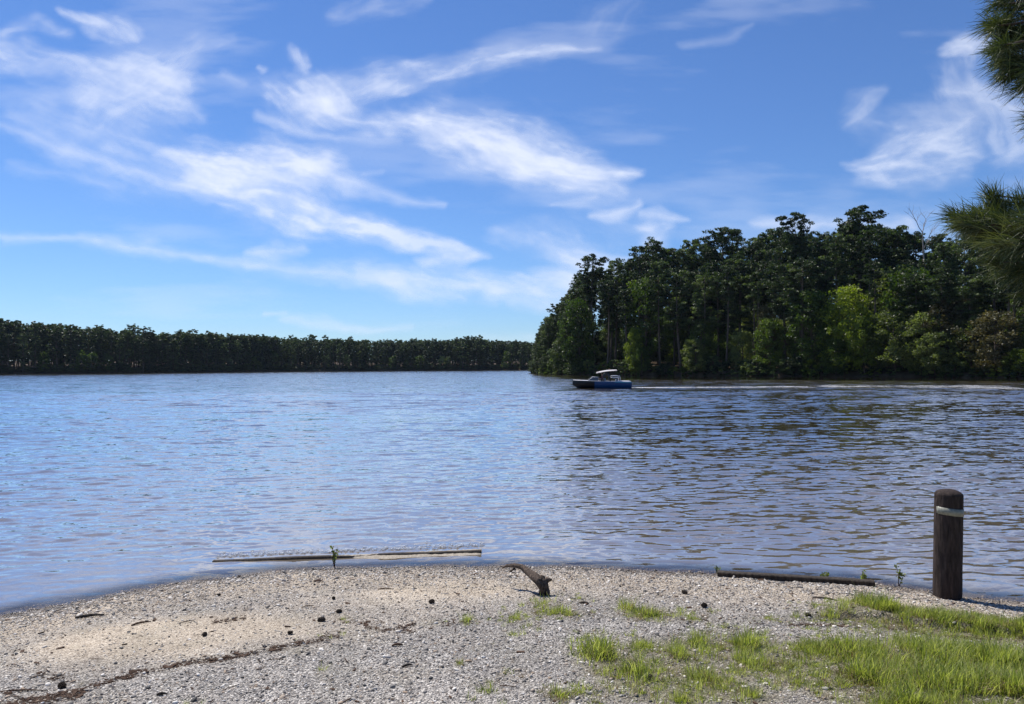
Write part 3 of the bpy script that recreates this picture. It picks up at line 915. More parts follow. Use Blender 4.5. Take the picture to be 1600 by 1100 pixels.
G_U = 'dark leafy trees under the pines of the wooded point'
for t, step in ((.05, 9.0), (.20, 6.5), (.36, 6.0), (.55, 6.5), (.78, 7.0)):
    acc = 99.0; prev = None
    for i in range(0, NS):
        x, y, z = pen_point(i / (NS - 1), t)
        px = to_px((x, y, z))[0]
        if px > 1700: break
        if prev is not None: acc += math.hypot(x - prev[0], y - prev[1])
        prev = (x, y)
        if acc < step * random.uniform(.7, 1.3): continue
        acc = 0
        if t < .2 and (1170 < px < 1600 or random.random() < (.45 if t < .1 else 0)): continue
        H = max_h(x, y, z) * random.uniform(.26, .5 if t < .3 else .66)
        if H < 3: continue
        place_tree('leafy_tree', 'broad%d' % random.randrange(3), x + random.uniform(-1.5, 1.5), y, z, H, random.choice(['pine', 'pine', 'broad', 'olive'] if px > 1150 else ['pine', 'pine', 'pine', 'broad']),
                   'dark leafy tree filling the shade beneath the pines of the wooded point', 'tree', G_U, wide=random.uniform(.85, 1.1))

def spot(px, t):
    return pen_point(s_for_px(px), t) if t < .02 else pen_at(px, t)
def pen_at(px, t):
    best = None
    for i in range(NS):
        x, y, z = pen_point(i / (NS - 1), t)
        e = abs(to_px((x, y, z))[0] - px)
        if best is None or e < best[0]: best = (e, x, y, z)
    return best[1:]

EMERGENT = [  # px, py of the top, t, proto, label, width
    (928, 402, .10, 'tall', 'tall pine with an open layered crown poking up near the tip of the wooded point', .95),
    (963, 412, .12, 'pine1', 'round topped pine just right of the open crowned pine at the tip of the point', .9),
    (1001, 388, .2, 'tall2', 'pine whose crown leans left with sky showing under its upper boughs', 1.0),
    (1030, 377, .2, 'pine0', 'pine with a broad rounded top on the shoulder of the wooded point', 1.0),
    (1076, 381, .25, 'pine1', 'pine with a flat rounded top left of a small gap in the skyline', .95),
    (1133, 363, .25, 'pine1', 'wide bushy pine top above the middle left of the wooded point', 1.2),
    (1152, 362, .3, 'tall2', 'pine crown with small side tufts crowding the wide bushy top', .9),
    (1243, 337, .14, 'tall', 'slender pine standing clear of its neighbours with a small open crown on a bare trunk', .8),
    (1355, 329, .18, 'tall', 'tallest pine of the point, its crown swept to the right in tiers', 1.15),
    (1340, 348, .2, 'pine0', 'pine directly left of the tallest pine and a little lower', 1.0),
    (1200, 362, .3, 'pine0', 'dense pine top left of the slender pine that stands clear', 1.0),
    (1405, 360, .25, 'pine1', 'pine with a low rounded top between the tallest pine and the bare dead tree', 1.0),
]
for px, py, t, k, lab, wd in EMERGENT:
    x, y, z = pen_at(px, t)
    H = (horizon_y(px) - py) / FPX * y + CAM_Z - z
    place_tree('pine_tree', k, x, y, z, H, 'pine', lab, 'pine tree', wide=wd)

BROAD = [  # px, py top, t, kind, material, label, width
    (1318, 452, .03, 'broad0', 'yellow', 'bright yellow green tree, tallest leafy tree at the waterside', 1.0),
    (1268, 458, .05, 'broad1', 'broad', 'mid green leafy tree left of the bright yellow green one', 1.0),
    (1345, 500, .012, 'broad2', 'yellow', 'lower yellow green tree leaning over the water beneath the bright one', .8),
    (1300, 530, .01, 'broad0', 'broad', 'bushy green tree at the waterline below the yellow green tree', .8),
    (1395, 488, .02, 'broad1', 'olive', 'grey green rounded tree with pale leaf tips at the waterside', 1.1),
    (1440, 492, .02, 'broad0', 'olive', 'pale grey green tree second to the right of the yellow green tree', 1.0),
    (1480, 470, .04, 'broad2', 'rust', 'thin tree with brownish leaves among grey green trees', 1.0),
    (1462, 520, .01, 'broad1', 'olive', 'small pale leafy tree hanging over the shadowed water', .8),
    (1500, 500, .03, 'broad1', 'olive', 'dull green tree with sparse twigs below the near pine bough', .9),
    (1420, 425, .08, 'broad2', 'broad', 'tall green broadleaf tree behind the grey green shore trees', 1.1),
    (1390, 420, .10, 'broad1', 'olive', 'hazy grey green broadleaf tree behind the pale shore trees', 1.0),
    (1545, 490, .02, 'broad0', 'rust', 'brownish twiggy tree near the far end of the wooded shore', 1.0),
    (1585, 545, .01, 'broad1', 'yellow', 'small yellow green tree at the right end of the wooded shore', .7),
    (1200, 500, .03, 'broad2', 'broad', 'small leafy tree in front of pine trunks left of the yellow green tree', .8),
    (1190, 480, .05, 'broad0', 'rust', 'small tree with rusty gold leaves among the pine trunks', .55),
    (1090, 530, .012, 'broad1', 'olive', 'dull green low tree at the shore right of the boat', .7),
    (992, 515, .02, 'broad0', 'yellow', 'slim yellow green tree standing behind the boat', .6),
    (1000, 545, .01, 'broad2', 'broad', 'low leafy tree at the waterline behind the stern of the boat', .6),
    (905, 470, .06, 'broad1', 'broad', 'leafy green tree among dark pines near the tip of the point', .8),
    (868, 505, .3, 'broad0', 'pine', 'dark leafy tree on the outer slope of the point', .9),
    (852, 520, .3, 'broad2', 'pine', 'outermost dark leafy tree at the tip of the point', .8),
    (880, 545, .05, 'broad1', 'broad', 'low green tree beside the outermost tree of the point', .8),
    (1010, 440, .08, 'broad2', 'broad', 'tall leafy tree mixed with pines above the stern of the boat', .9),
    (1230, 560, .012, 'broad2', 'pine', 'dark low tree at the shore below the slender pine', .8),
]
for px, py, t, k, mt, lab, wd in BROAD:
    x, y, z = pen_at(px, t)
    H = (horizon_y(px) - py) / FPX * y + CAM_Z - z
    place_tree('leafy_tree', k, x, y - 1.5, z, H * 1.03, mt, lab, 'tree', wide=wd * (1.25 if H < 9 else 1.12))
# shrubs along the point's waterline
G_SH = 'shrubs along the waterline of the wooded point'
for i in range(0, NS - 1):
    for t in (.006, .02):
        s = (i + random.random()) / NS
        x, y, z = pen_point(s, t)
        px = to_px((x, y, z))[0]
        if px > 1680 or px < 838: continue
        if random.random() > .5: continue
        if random.random() < .25 and px < 1200: continue
        mt = random.choice(['pine', 'pine', 'broad', 'pine', 'olive'] if px < 1200 else ['broad', 'olive', 'pine', 'pine', 'yellow'])
        place_tree('shrub', 'shrub%d' % random.randrange(3), x, y + random.uniform(0, 1.5), max(z, .1), random.uniform(1.0, 3.4), mt,
                   'low dark shrub crowding the waterline of the wooded point', 'shrub', G_SH, wide=random.uniform(.8, 1.1))

# bare dead tree on the skyline
def make_snag():
    rs = np.random.default_rng(9); mb = MB()
    def grow(p, d, L, r, dep):
        n = 3; pts = [p]; q = p; dd = d
        for i in range(n):
            dd = dd + rs.normal(0, .10, 3); dd /= np.linalg.norm(dd); q = q + dd * L / n; pts.append(q)
        mb.tube(pts, [r, r * .85, r * .7, r * .55], 5 if dep > 1 else 3, cap=False)
        if dep == 0: return
        for k in range(4 if dep > 1 else 3):
            j = 1 + rs.integers(0, 3); az = rs.random() * 6.28
            nd = dd + np.array([math.cos(az), math.sin(az), .25 + rs.random() * .3]) * (.75 + .4 * rs.random()); nd /= np.linalg.norm(nd)
            grow(pts[j], nd, L * (.5 + .2 * rs.random()), r * .5, dep - 1)
    mb.tube([(0, 0, 0), (.1, 0, 9), (.0, .2, 17)], [.24, .19, .15], 7)
    grow(np.array([0, .2, 17.]), np.array([0.05, 0, 1.]), 4.5, .14, 3)
    return mb.mesh('trunk')
x, y, z = pen_at(1450, .12)
sn = bpy.data.objects.new('dead_tree', None); COL.objects.link(sn)
hs = ((horizon_y(1450) - 326) / FPX * y + CAM_Z - z) / 25.0
sn.location = (x, y, z - .1); sn.scale = (hs,) * 3
tag(sn, 'bare leafless dead tree with fine twigs rising above the pines', 'dead tree')
link('trunk', make_snag(), MAT['grey_bark'], sn)

# --- the long tree line across the lake
FP = {}
for i, kw in enumerate([dict(base=.20, rad=3.4, nb=26), dict(base=.28, rad=3.8, nb=24), dict(base=.12, rad=3.2, nb=28), dict(base=.34, rad=3.5, nb=22)]):
    a, c = make_pine(500 + i, nleaf=26, card=.42, elong=1.8, dn=.8, **kw)
    FP[i] = (joined(a, c, 'far_pine'), 25.0)
for i in range(2):
    a, c = make_broad(520 + i, H=14, nclump=30, nleaf=44, card=.6, rad=3.8)
    FP[4 + i] = (joined(a, c, 'far_broadleaf'), 14.0)
for k in FP:
    FP[k][0].materials.append(MAT['bark']); FP[k][0].materials.append(MAT['pine'])
FS = [(-60, 492), (0, 499), (50, 503), (120, 510), (200, 516), (300, 522), (420, 527), (560, 531), (640, 532), (700, 531), (730, 528), (790, 533), (835, 534), (1500, 534)]
def far_top(px): return np.interp(px, [p[0] for p in FS], [p[1] for p in FS])
G_F = 'trees of the long wood across the lake'
nfar = 0
far_extra = []
for row, (dback, step) in enumerate(((2.5, 4.4), (9, 4.6), (13, 3.0), (19, 3.0), (27, 3.0), (38, 3.2), (50, 3.6))):
    P = resample(fp, step)
    for (x, y) in P:
        x += random.uniform(-1.2, 1.2); y += dback + random.uniform(-1.5, 1.5) * (1 + row)
        px, _ = to_px((x, y, 0))
        if y < 100: continue
        z = far_ground(dback)
        top = far_top(max(px, -60))
        H = (horizon_y(px) - top) / FPX * y + CAM_Z - z
        H *= random.uniform(.66, .93) if row == 0 else random.uniform(.84, 1.0) * (1 if random.random() > .10 else random.uniform(1.05, 1.16))
        k = random.choice([0, 1, 2, 3])
        mat = None
        if row == 0 and random.random() < .3:
            k = random.choice([4, 5]); H *= random.uniform(.4, .75); mat = random.choice(['broad', 'broad', 'olive', 'pine'])
        if row == 1 and random.random() < .35: k = random.choice([4, 5]); H *= .5
        if row >= 2 or px < -10 or px > 885:
            far_extra.append((x, y, z, H, k)); continue
        me, h0 = FP[k]
        o = bpy.data.objects.new('pine_tree' if k < 4 else 'leafy_tree', me); COL.objects.link(o)
        o.location = (x, y, z - .2); s = H / h0
        ws = random.uniform(.7, 1.1) * (.4 + .6 * s)
        o.scale = (ws, ws, s); o.rotation_euler = (0, 0, random.random() * 6.28)
        if mat:
            o.material_slots[1].link = 'OBJECT'; o.material_slots[1].material = MAT[mat]
            tag(o, 'lighter green leafy tree at the foot of the long wood across the lake', 'tree', 'lighter leafy trees at the foot of the far wood')
        else:
            tag(o, 'dark pine in the unbroken tree line across the lake', 'pine tree', G_F)
        nfar += 1

# ------------------------------------------------------------------ scattering of uncountable things
def scatter(name, protos, pos, rot, scl, vid, label, cat):
    coll = bpy.data.collections.new(name + '_kinds')
    for i, me in enumerate(protos):
        if me.materials and me.materials[0] is None: me = me.copy(); me.materials[0] = MAT['pine']
        po = bpy.data.objects.new('%s_kind_%02d' % (name, i), me); coll.objects.link(po)
    me = bpy.data.meshes.new(name)
    pos = np.asarray(pos, np.float32)
    me.vertices.add(len(pos)); me.vertices.foreach_set('co', pos.ravel())
    add_attr(me, 'rot', np.asarray(rot, np.float32), typ='FLOAT_VECTOR')
    add_attr(me, 'scl', np.asarray(scl, np.float32), typ='FLOAT_VECTOR')
    a = me.attributes.new('vid', 'INT', 'POINT'); a.data.foreach_set('value', np.asarray(vid, np.int32))
    o = link(name, me)
    ng = bpy.data.node_groups.new(name, 'GeometryNodeTree')
    ng.interface.new_socket('Geometry', in_out='INPUT', socket_type='NodeSocketGeometry')
    ng.interface.new_socket('Geometry', in_out='OUTPUT', socket_type='NodeSocketGeometry')
    gi, go = ng.nodes.new('NodeGroupInput'), ng.nodes.new('NodeGroupOutput')
    ci = ng.nodes.new('GeometryNodeCollectionInfo'); ci.inputs['Collection'].default_value = coll
    ci.inputs['Separate Children'].default_value = True; ci.inputs['Reset Children'].default_value = True
    m2p = ng.nodes.new('GeometryNodeMeshToPoints')
    iop = ng.nodes.new('GeometryNodeInstanceOnPoints')
    def na(n, t):
        x = ng.nodes.new('GeometryNodeInputNamedAttribute'); x.data_type = t; x.inputs['Name'].default_value = n; return x.outputs['Attribute']
    L = ng.links.new
    L(gi.outputs[0], m2p.inputs['Mesh']); L(m2p.outputs[0], iop.inputs['Points']); L(ci.outputs[0], iop.inputs['Instance'])
    iop.inputs['Pick Instance'].default_value = True
    L(na('vid', 'INT'), iop.inputs['Instance Index']); L(na('scl', 'FLOAT_VECTOR'), iop.inputs['Scale'])
    e2r = ng.nodes.new('FunctionNodeEulerToRotation'); L(na('rot', 'FLOAT_VECTOR'), e2r.inputs[0]); L(e2r.outputs[0], iop.inputs['Rotation'])
    L(iop.outputs[0], go.inputs[0])
    md = o.modifiers.new('scatter', 'NODES'); md.node_group = ng
    tag(o, label, cat, kind='stuff')
    return o

# rest of the far wood, behind the trees one can tell apart
for (x, y) in resample(fp, 1.9):
    if y > 100:
        far_extra.append((x + random.uniform(-.8, .8), y + random.uniform(.5, 6), .5, random.uniform(3, 8), random.choice([4, 5])))
fe = np.array(far_extra)
scatter('distant_forest', [FP[i][0] for i in range(6)], fe[:, :3], np.stack([fe[:, 0] * 0, fe[:, 0] * 0, fe[:, 0] * 7 % 6.28], -1),
        np.stack([fe[:, 3] / 25 * .5 + .5, fe[:, 3] / 25 * .5 + .5, fe[:, 3] / 25], -1), fe[:, 4].astype(int),
        'dark continuous forest closing the far side of the lake', 'forest')

# the wood on the point goes on to the right, past the edge of the photograph
pe = []
for t, step, low in ((.03, 5.5, 0), (.1, 5, 0), (.2, 5, 0), (.35, 6, 0), (.55, 8, 0), (.8, 9, 0), (.015, 3, 2), (.05, 4, 1), (.15, 5, 1), (.3, 5, 1), (.5, 6, 1), (.75, 6, 1)):
    acc = 99; prev = None
    for i in range(NS):
        x, y, z = pen_point(i / (NS - 1), t); px = to_px((x, y, z))[0]
        if px < 1690 or y < 20: continue
        if prev: acc += math.hypot(x - prev[0], y - prev[1])
        prev = (x, y)
        if acc < step: continue
        acc = 0; pe.append((x + random.uniform(-1, 1), y + random.uniform(-1, 1), z - .2, (max_h(x, y, z) * random.uniform(.75, 1) if low == 0 else random.uniform(6, 12) / low ** 1.3), random.randrange(4) if low == 0 else random.randrange(4, 6)))
pe = np.array(pe)
pj = []
for q, mt in (('pine0', 'pine'), ('pine1', 'pine'), ('pine3', 'pine'), ('tall', 'pine'), ('broad0', 'pine'), ('broad1', 'broad')):
    me = joined(PROTO[q][0][0], PROTO[q][0][1], 'wood_' + q); me.materials.append(MAT['bark']); me.materials.append(MAT[mt]); pj.append(me)
PH = np.where(pe[:, 4] < 4, 25.0, 12.0)
scatter('forest_beyond_the_point', pj, pe[:, :3], np.stack([pe[:, 0] * 0, pe[:, 0] * 0, pe[:, 0] * 7 % 6.28], -1),
        np.stack([pe[:, 3] / PH * .6 + .4, pe[:, 3] / PH * .6 + .4, pe[:, 3] / PH], -1), pe[:, 4].astype(int), 'dense dark pines continuing along the shore to the right', 'forest')

# pebbles
def pebble(seed, flat=.6):
    bm = bmesh.new(); bmesh.ops.create_icosphere(bm, subdivisions=1 if seed % 3 else 2, radius=1.0)
    for v in bm.verts:
        f = 1 + .28 * mnoise.noise(v.co * 1.1 + Vector((seed * 3.1, 0, 0)))
        v.co = Vector((v.co.x * f * 1.2, v.co.y * f * .9, v.co.z * f * flat))
    me = bpy.data.meshes.new('pebble'); bm.to_mesh(me); bm.free()
    me.polygons.foreach_set('use_smooth', np.ones(len(me.polygons), dtype=bool))
    return me
def pebble_mat():
    m, nt, b = new_mat('pebble_stone')
    oi = N(nt, 'ShaderNodeObjectInfo')
    r = ramp(nt, oi.outputs['Random'], [(0.0, (0.03, 0.03, 0.03)), (.15, (0.10, 0.097, 0.095)), (.3, (0.22, 0.208, 0.195)), (.48, (0.35, 0.31, 0.265)), (.62, (0.30, 0.22, 0.15)), (.7, (0.42, 0.40, 0.37)), (.88, (0.56, 0.53, 0.48)), (1.0, (0.78, 0.76, 0.72))])
    geo = N(nt, 'ShaderNodeNewGeometry')
    n = N(nt, 'ShaderNodeTexNoise', i_Scale=140.0, i_Detail=4.0)
    nt.links.new(geo.outputs['Position'], n.inputs['Vector'])
    rr = ramp(nt, n.outputs['Fac'], [(.3, (.82, .79, .75)), (.7, (1.3, 1.25, 1.18))])
    c = mixc(nt, 1.0, r.outputs[0], rr.outputs[0], 'MULTIPLY')
    sp = N(nt, 'ShaderNodeSeparateXYZ'); nt.links.new(geo.outputs['Position'], sp.inputs[0])
    w = N(nt, 'ShaderNodeMapRange'); w.inputs[1].default_value = .045; w.inputs[2].default_value = .01
    nt.links.new(sp.outputs[2], w.inputs[0])
    c = mixc(nt, w.outputs[0], c, mixc(nt, 1.0, c, (.42, .38, .34), 'MULTIPLY'))
    nt.links.new(c, b.inputs['Base Color'])
    mr = N(nt, 'ShaderNodeMapRange'); mr.inputs[3].default_value = .75; mr.inputs[4].default_value = .4
    nt.links.new(w.outputs[0], mr.inputs[0]); nt.links.new(mr.outputs[0], b.inputs['Roughness'])
    return m
MAT['pebble'] = pebble_mat()
pebs = [pebble(i, .45 + .06 * (i % 5)) for i in range(8)]
for p in pebs: p.materials.append(MAT['pebble'])
NPB = 300000
x = RNG.uniform(-5.6, 5.6, NPB); y = RNG.uniform(3.1, 8.4, NPB)
d = shore_d(x, y)
tanv = np.clip(blob_field(TAN[:4], .22, x, y), 0, 1)
gv = np.clip(blob_field(GRASS, .3, x, y), 0, 1)
prob = (0.85 - .72 * tanv) * (1 - .55 * gv) * (0.55 + 0.9 * fbm(x * 2, y * 2, 4, 71))
prob = np.where((d < .45) & (d > -.25), prob + .35, prob)
keep = (d > -.7) & (np.abs(x) < 0.72 * y + .9) & (RNG.random(NPB) < prob)
x, y, d = x[keep], y[keep], d[keep]
n = len(x)
sz = 0.0034 * np.exp(RNG.normal(0, .5, n)); sz = np.clip(sz, .0018, .017)
near = (d < .8) & (d > -.4)
sz = np.where(near, sz * 1.25, sz)
z = beach_z(x, y) + sz * .2
sc = np.stack([sz * RNG.uniform(.8, 1.35, n), sz * RNG.uniform(.8, 1.2, n), sz * RNG.uniform(.7, 1.1, n)], -1)
ro = np.stack([RNG.normal(0, .3, n), RNG.normal(0, .3, n), RNG.uniform(0, 6.28, n)], -1)
scatter('gravel', pebs, np.stack([x, y, z], -1), ro, sc, RNG.integers(0, 8, n), 'mixed grey tan and white pebbles covering the beach', 'gravel')

# grass
def tuft(seed, nb=22, h=.10, spread=.035, w=.0024, lean=.5):
    rs = np.random.default_rng(seed); V = []; F = []; T = []
    for k in range(nb):
        az = rs.random() * 6.28; r0 = spread * rs.random() ** .5
        p = np.array([math.cos(az) * r0, math.sin(az) * r0, -.006])
        hh = h * rs.uniform(.45, 1.15); ln = lean * rs.uniform(.2, 1.2) * hh
        a2 = az + rs.normal(0, .7); dirv = np.array([math.cos(a2), math.sin(a2), 0])
        side = np.array([-math.sin(a2 + rs.normal(0, .5)), math.cos(a2), 0]) * w * rs.uniform(.7, 1.4)
        p1 = p + np.array([0, 0, hh * .55]) + dirv * ln * .3; p2 = p + np.array([0, 0, hh * rs.uniform(.85, 1)]) + dirv * ln
        i = len(V); V += [p - side, p + side, p1 + side * .8, p1 - side * .8, p2 + side * .15, p2 - side * .15]
        F += [(i, i + 1, i + 2, i + 3), (i + 3, i + 2, i + 4, i + 5)]; t = rs.random(); T += [t] * 6
    me = np_mesh('tuft', np.array(V), np.array(F), shade=False); add_attr(me, 'tint', np.array(T, np.float32))
    return me
tufts = [tuft(i, 14 + i * 2, .075 + .012 * i, .07, .0020, .75) for i in range(5)]
for t_ in tufts: t_.materials.append(MAT['grass'])
flatt = [tuft(20 + i, 26, .045, .05, .0032, 1.3) for i in range(3)]
for t_ in flatt: t_.materials.append(MAT['grass'])
dry = [tuft(40 + i, 12, .07, .05, .0018, 1.5) for i in range(2)]
for t_ in dry: t_.materials.append(MAT['dead_grass'])
pos, rot, scl, vid = [], [], [], []
for (cx, cy), (rx, ry), dn, hf in GRASS:
    zc = .3
    c = at_z(cx, cy, zc); a = at_z(cx + rx, cy, zc); t = at_z(cx, cy - ry, zc); u = at_z(cx, cy + ry, zc)
    wx, wy = abs(a.x - c.x), max(.04, abs(t.y - u.y) / 2)
    k = int(dn * (900 if cx < 1200 else 1250) * math.pi * wx * wy) + 2
    for j in range(k):
        r = abs(RNG.normal(0, .78)); az = RNG.random() * 6.28
        x = c.x + math.cos(az) * r * wx; y = (t.y + u.y) / 2 + math.sin(az) * r * wy
        if float(shore_d(x, y)) < .28: continue
        if vnoise(np.array(x * 6.), np.array(y * 6.), 66) < .30: continue
        pos.append((x, y, 0)); q = RNG.random()
        vid.append(int(RNG.integers(0, 5)) if q < .5 else (5 + int(RNG.integers(0, 3)) if q < .72 else 8 + int(RNG.integers(0, 2))))
        s = hf * RNG.uniform(.35, 1.0) * max(.35, 1.1 - .38 * r)
        rot.append((RNG.normal(0, .12), RNG.normal(0, .12), RNG.random() * 6.28)); scl.append((s * .9, s * .9, s))
# more lawn to the right of and behind the viewpoint
for j in range(2600):
    x = RNG.uniform(3.2, 7.5); y = RNG.uniform(1.0, 5.6)
    if x < .68 * y + .1 or float(shore_d(x, y)) < .5: continue
    pos.append((x, y, 0)); vid.append(int(RNG.integers(0, 8))); s = RNG.uniform(.6, 1.2); rot.append((0, 0, RNG.random() * 6.28)); scl.append((s,) * 3)
for j in range(1500):
    px, py = RNG.uniform(760, 1640), RNG.uniform(925, 1110)
    p = at_z(px, py, .3)
    if RNG.random() > .25 + .75 * (px - 760) / 800 or vnoise(np.array(p.x * 3.), np.array(p.y * 3.), 55) < .42: continue
    pos.append((p.x, p.y, 0)); vid.append(int(RNG.integers(5, 10))); s = RNG.uniform(.25, .7); rot.append((0, 0, RNG.random() * 6.28)); scl.append((s,) * 3)
pos = np.array(pos); pos[:, 2] = beach_z(pos[:, 0], pos[:, 1])
scatter('grass', tufts + flatt + dry, pos, rot, scl, vid, 'bright green grass tufts growing through the gravel', 'grass')

# wrack line of bark chips, cones scales and pine straw
def chip(seed):
    rs = np.random.default_rng(seed); mb = MB()
    if seed % 2:
        mb.box((0, 0, 0), (1.0, .4, .16), Matrix.Rotation(.2, 3, 'X'))
        return mb.mesh('chip', False)
    pts = [(-.9, 0, 0), (-.3, .1 * rs.normal(), .05), (.4, .2 * rs.normal(), .08), (1, .2 * rs.normal(), 0)]
    mb.tube(pts, [.05, .07, .06, .03], 4)
    return mb.mesh('chip')
chips = [chip(i) for i in range(6)]
for c_ in chips: c_.materials.append(MAT['chip'])
WR = [([(0, 1092), (60, 1084), (110, 1074), (160, 1058), (210, 1043), (270, 1031), (340, 1022), (400, 1013), (450, 1001), (500, 990), (530, 982)], 4.5, 2200),
      ([(30, 1100), (100, 1082), (130, 1076)], 6, 500), ([(0, 1068), (30, 1080), (60, 1084)], 3, 120),
      ([(570, 966), (600, 972), (650, 958)], 4, 300), ([(530, 955), (600, 960)], 5, 110), ([(620, 972), (650, 972)], 5, 90), ([(690, 958), (740, 962)], 5, 90),
      ([(1232, 958), (1330, 955), (1400, 962), (1460, 972), (1560, 977)], 2.5, 700), ([(330, 958), (365, 952), (385, 948)], 3, 160),
      ([(900, 940), (960, 945), (1100, 950), (1230, 948)], 8, 220), ([(70, 1048), (110, 1045), (60, 1040)], 5, 90)]
pos, rot, scl = [], [], []
for pts, wpx, k in WR:
    P = np.array(pts, float); seg = np.hypot(*np.diff(P, axis=0).T); cs = np.concatenate([[0], np.cumsum(seg)])
    for j in range(k):
        u = RNG.random() * cs[-1]; px, py = np.interp(u, cs, P[:, 0]), np.interp(u, cs, P[:, 1])
        dens = float(vnoise(np.array(u / 14.), np.array(1.), 8))
        if RNG.random() > .25 + dens: continue
        p = at_z(px, py + RNG.normal(0, wpx * .6), .3)
        pos.append((p.x, p.y, 0)); s = .009 * math.exp(RNG.normal(0, .6)); s = min(s, .05)
        rot.append((RNG.normal(0, .25), RNG.normal(0, .2), RNG.normal(.25, .6))); scl.append((s, s, s))
for j in range(3600):
    x = RNG.uniform(-5, 5); y = RNG.uniform(3.2, 7.6)
    if float(shore_d(x, y)) < .1: continue
    pos.append((x, y, 0)); s = min(.05, .008 * math.exp(RNG.normal(0, .8))); rot.append((RNG.normal(0, .2), 0, RNG.uniform(0, 6.28))); scl.append((s, s, s))
pos = np.array(pos); pos[:, 2] = beach_z(pos[:, 0], pos[:, 1]) + .004
scatter('debris', chips, pos, rot, scl, RNG.integers(0, 6, len(pos)), 'dark line of bark chips and pine straw washed up on gravel', 'debris')

# ------------------------------------------------------------------ wooden bollard post
b0 = on_beach(1480, 933)
dist = b0.y
def px_m(y): return y / FPX
t_root = bpy.data.objects.new('bollard_post', None); COL.objects.link(t_root); t_root.location = (b0.x, b0.y, b0.z)
tag(t_root, 'dark round topped wooden post with a pale band, standing in grass at the water edge', 'post')
hp = (933 - 765) * px_m(dist)
r0 = 20.5 * px_m(dist)
mb = MB(); pts, rad = [], []
lean = 5.5 * px_m(dist)
us = list(np.linspace(0, .82, 22)) + list(np.linspace(.84, 1, 26))
for u in us:
    zz = -.25 + (hp + .25) * u
    top = hp - r0 * .52
    rr = r0 * (1.0 - .02 * u)
    if zz > top: rr *= math.sqrt(max(0.0, 1 - ((zz - top) / (hp - top)) ** 2.2)) * .6 + .4 * max(0.0, 1 - ((zz - top) / (hp - top)) ** 3)
    pts.append((lean * zz / hp, 0, zz)); rad.append(rr)
for k in range(4):
    u = (k + 1) / 4; zz = (hp - r0 * .62) + r0 * .62 * (0.9 + .1 * u)
mb.tube(pts, rad, 40)
me = mb.mesh('shaft')
for v in me.vertices:   # weathering checks running down the shaft
    th = math.atan2(v.co.y, v.co.x - lean * v.co.z / hp)
    nn = mnoise.noise(Vector((math.cos(th) * 7, math.sin(th) * 7, v.co.z * .9)))
    cr = 0.006 * max(0, abs(nn) < .06) + .0025 * nn
    v.co.x -= math.cos(th) * cr; v.co.y -= math.sin(th) * cr
link('shaft', me, MAT['post'], t_root)
# pale band with a torn left end
mb = MB(); nb_ = 60; zb = (933 - 799) * px_m(dist); hb_ = 11 * px_m(dist)
V, F = [], []
for i in range(nb_ + 1):
    th = R(-172 + 300 * i / nb_)
    cx = lean * zb / hp
    for rr in (r0 * .988, r0 * .988 + .0022):
        tear = .006 * mnoise.noise(Vector((i * .7, 0, 0))) if i < 5 else .0007 * mnoise.noise(Vector((i * .7, 0, 0)))
        tilt = -.10 * math.cos(th) * r0
        V += [(cx + math.cos(th) * rr, math.sin(th) * rr, zb - hb_ / 2 + tear + tilt), (cx + math.cos(th) * rr, math.sin(th) * rr, zb + hb_ / 2 - tear + tilt)]
for i in range(nb_):
    a = i * 4; b_ = a + 4
    F += [(a, b_, b_ + 1, a + 1), (a + 2, a + 3, b_ + 3, b_ + 2), (a + 1, b_ + 1, b_ + 3, a + 3), (a, a + 2, b_ + 2, b_)]
F += [(0, 1, 3, 2), (nb_ * 4, nb_ * 4 + 2, nb_ * 4 + 3, nb_ * 4 + 1)]
mb.add(V, F)
link('reflective_band', mb.mesh('reflective_band'), plain('worn_band', (.24, .24, .19), .5, .5, .25, 60), t_root)

# ------------------------------------------------------------------ driftwood branch by the water
y0 = on_beach(845, 930)
dd_ = y0.y
def dp(px, py, oy=0.0): p = at_y(px, py, dd_ + oy); return (p.x, p.y, p.z)
mb = MB()
path = [dp(784, 888, .34), dp(792, 884, .30), dp(803, 883.5, .25), dp(815, 886, .2), dp(824, 893, .14), dp(833, 900, .07), dp(842, 907, .0), dp(848, 914, -.02), dp(850, 921, 0), dp(847, 932, .02)]
mb.tube(path, [.006, .014, .019, .021, .025, .03, .038, .044, .038, .028], 14, wob=.5, seed=3)
mb.tube([dp(848, 911), dp(856, 906, .0), dp(862, 905.5, -.02)], [.035, .022, .007], 8, wob=.4, seed=8)
mb.tube([dp(846, 908), dp(847, 902, .01), dp(848, 899, .01)], [.04, .026, .014], 8, wob=.4, seed=5)
mb.tube([dp(851, 918), dp(856, 924, -.03), dp(857, 931, -.06)], [.032, .02, .01], 8, wob=.4, seed=6)
mb.tube([dp(805, 888, .24), dp(797, 893, .22), dp(806, 896, .2)], [.012, .008, .003], 6, wob=.3, seed=9)
dw = link('driftwood_branch', mb.mesh('driftwood_branch'), MAT['drift'])
tag(dw, 'weathered curved driftwood branch rising from a broken stump on the gravel', 'driftwood')

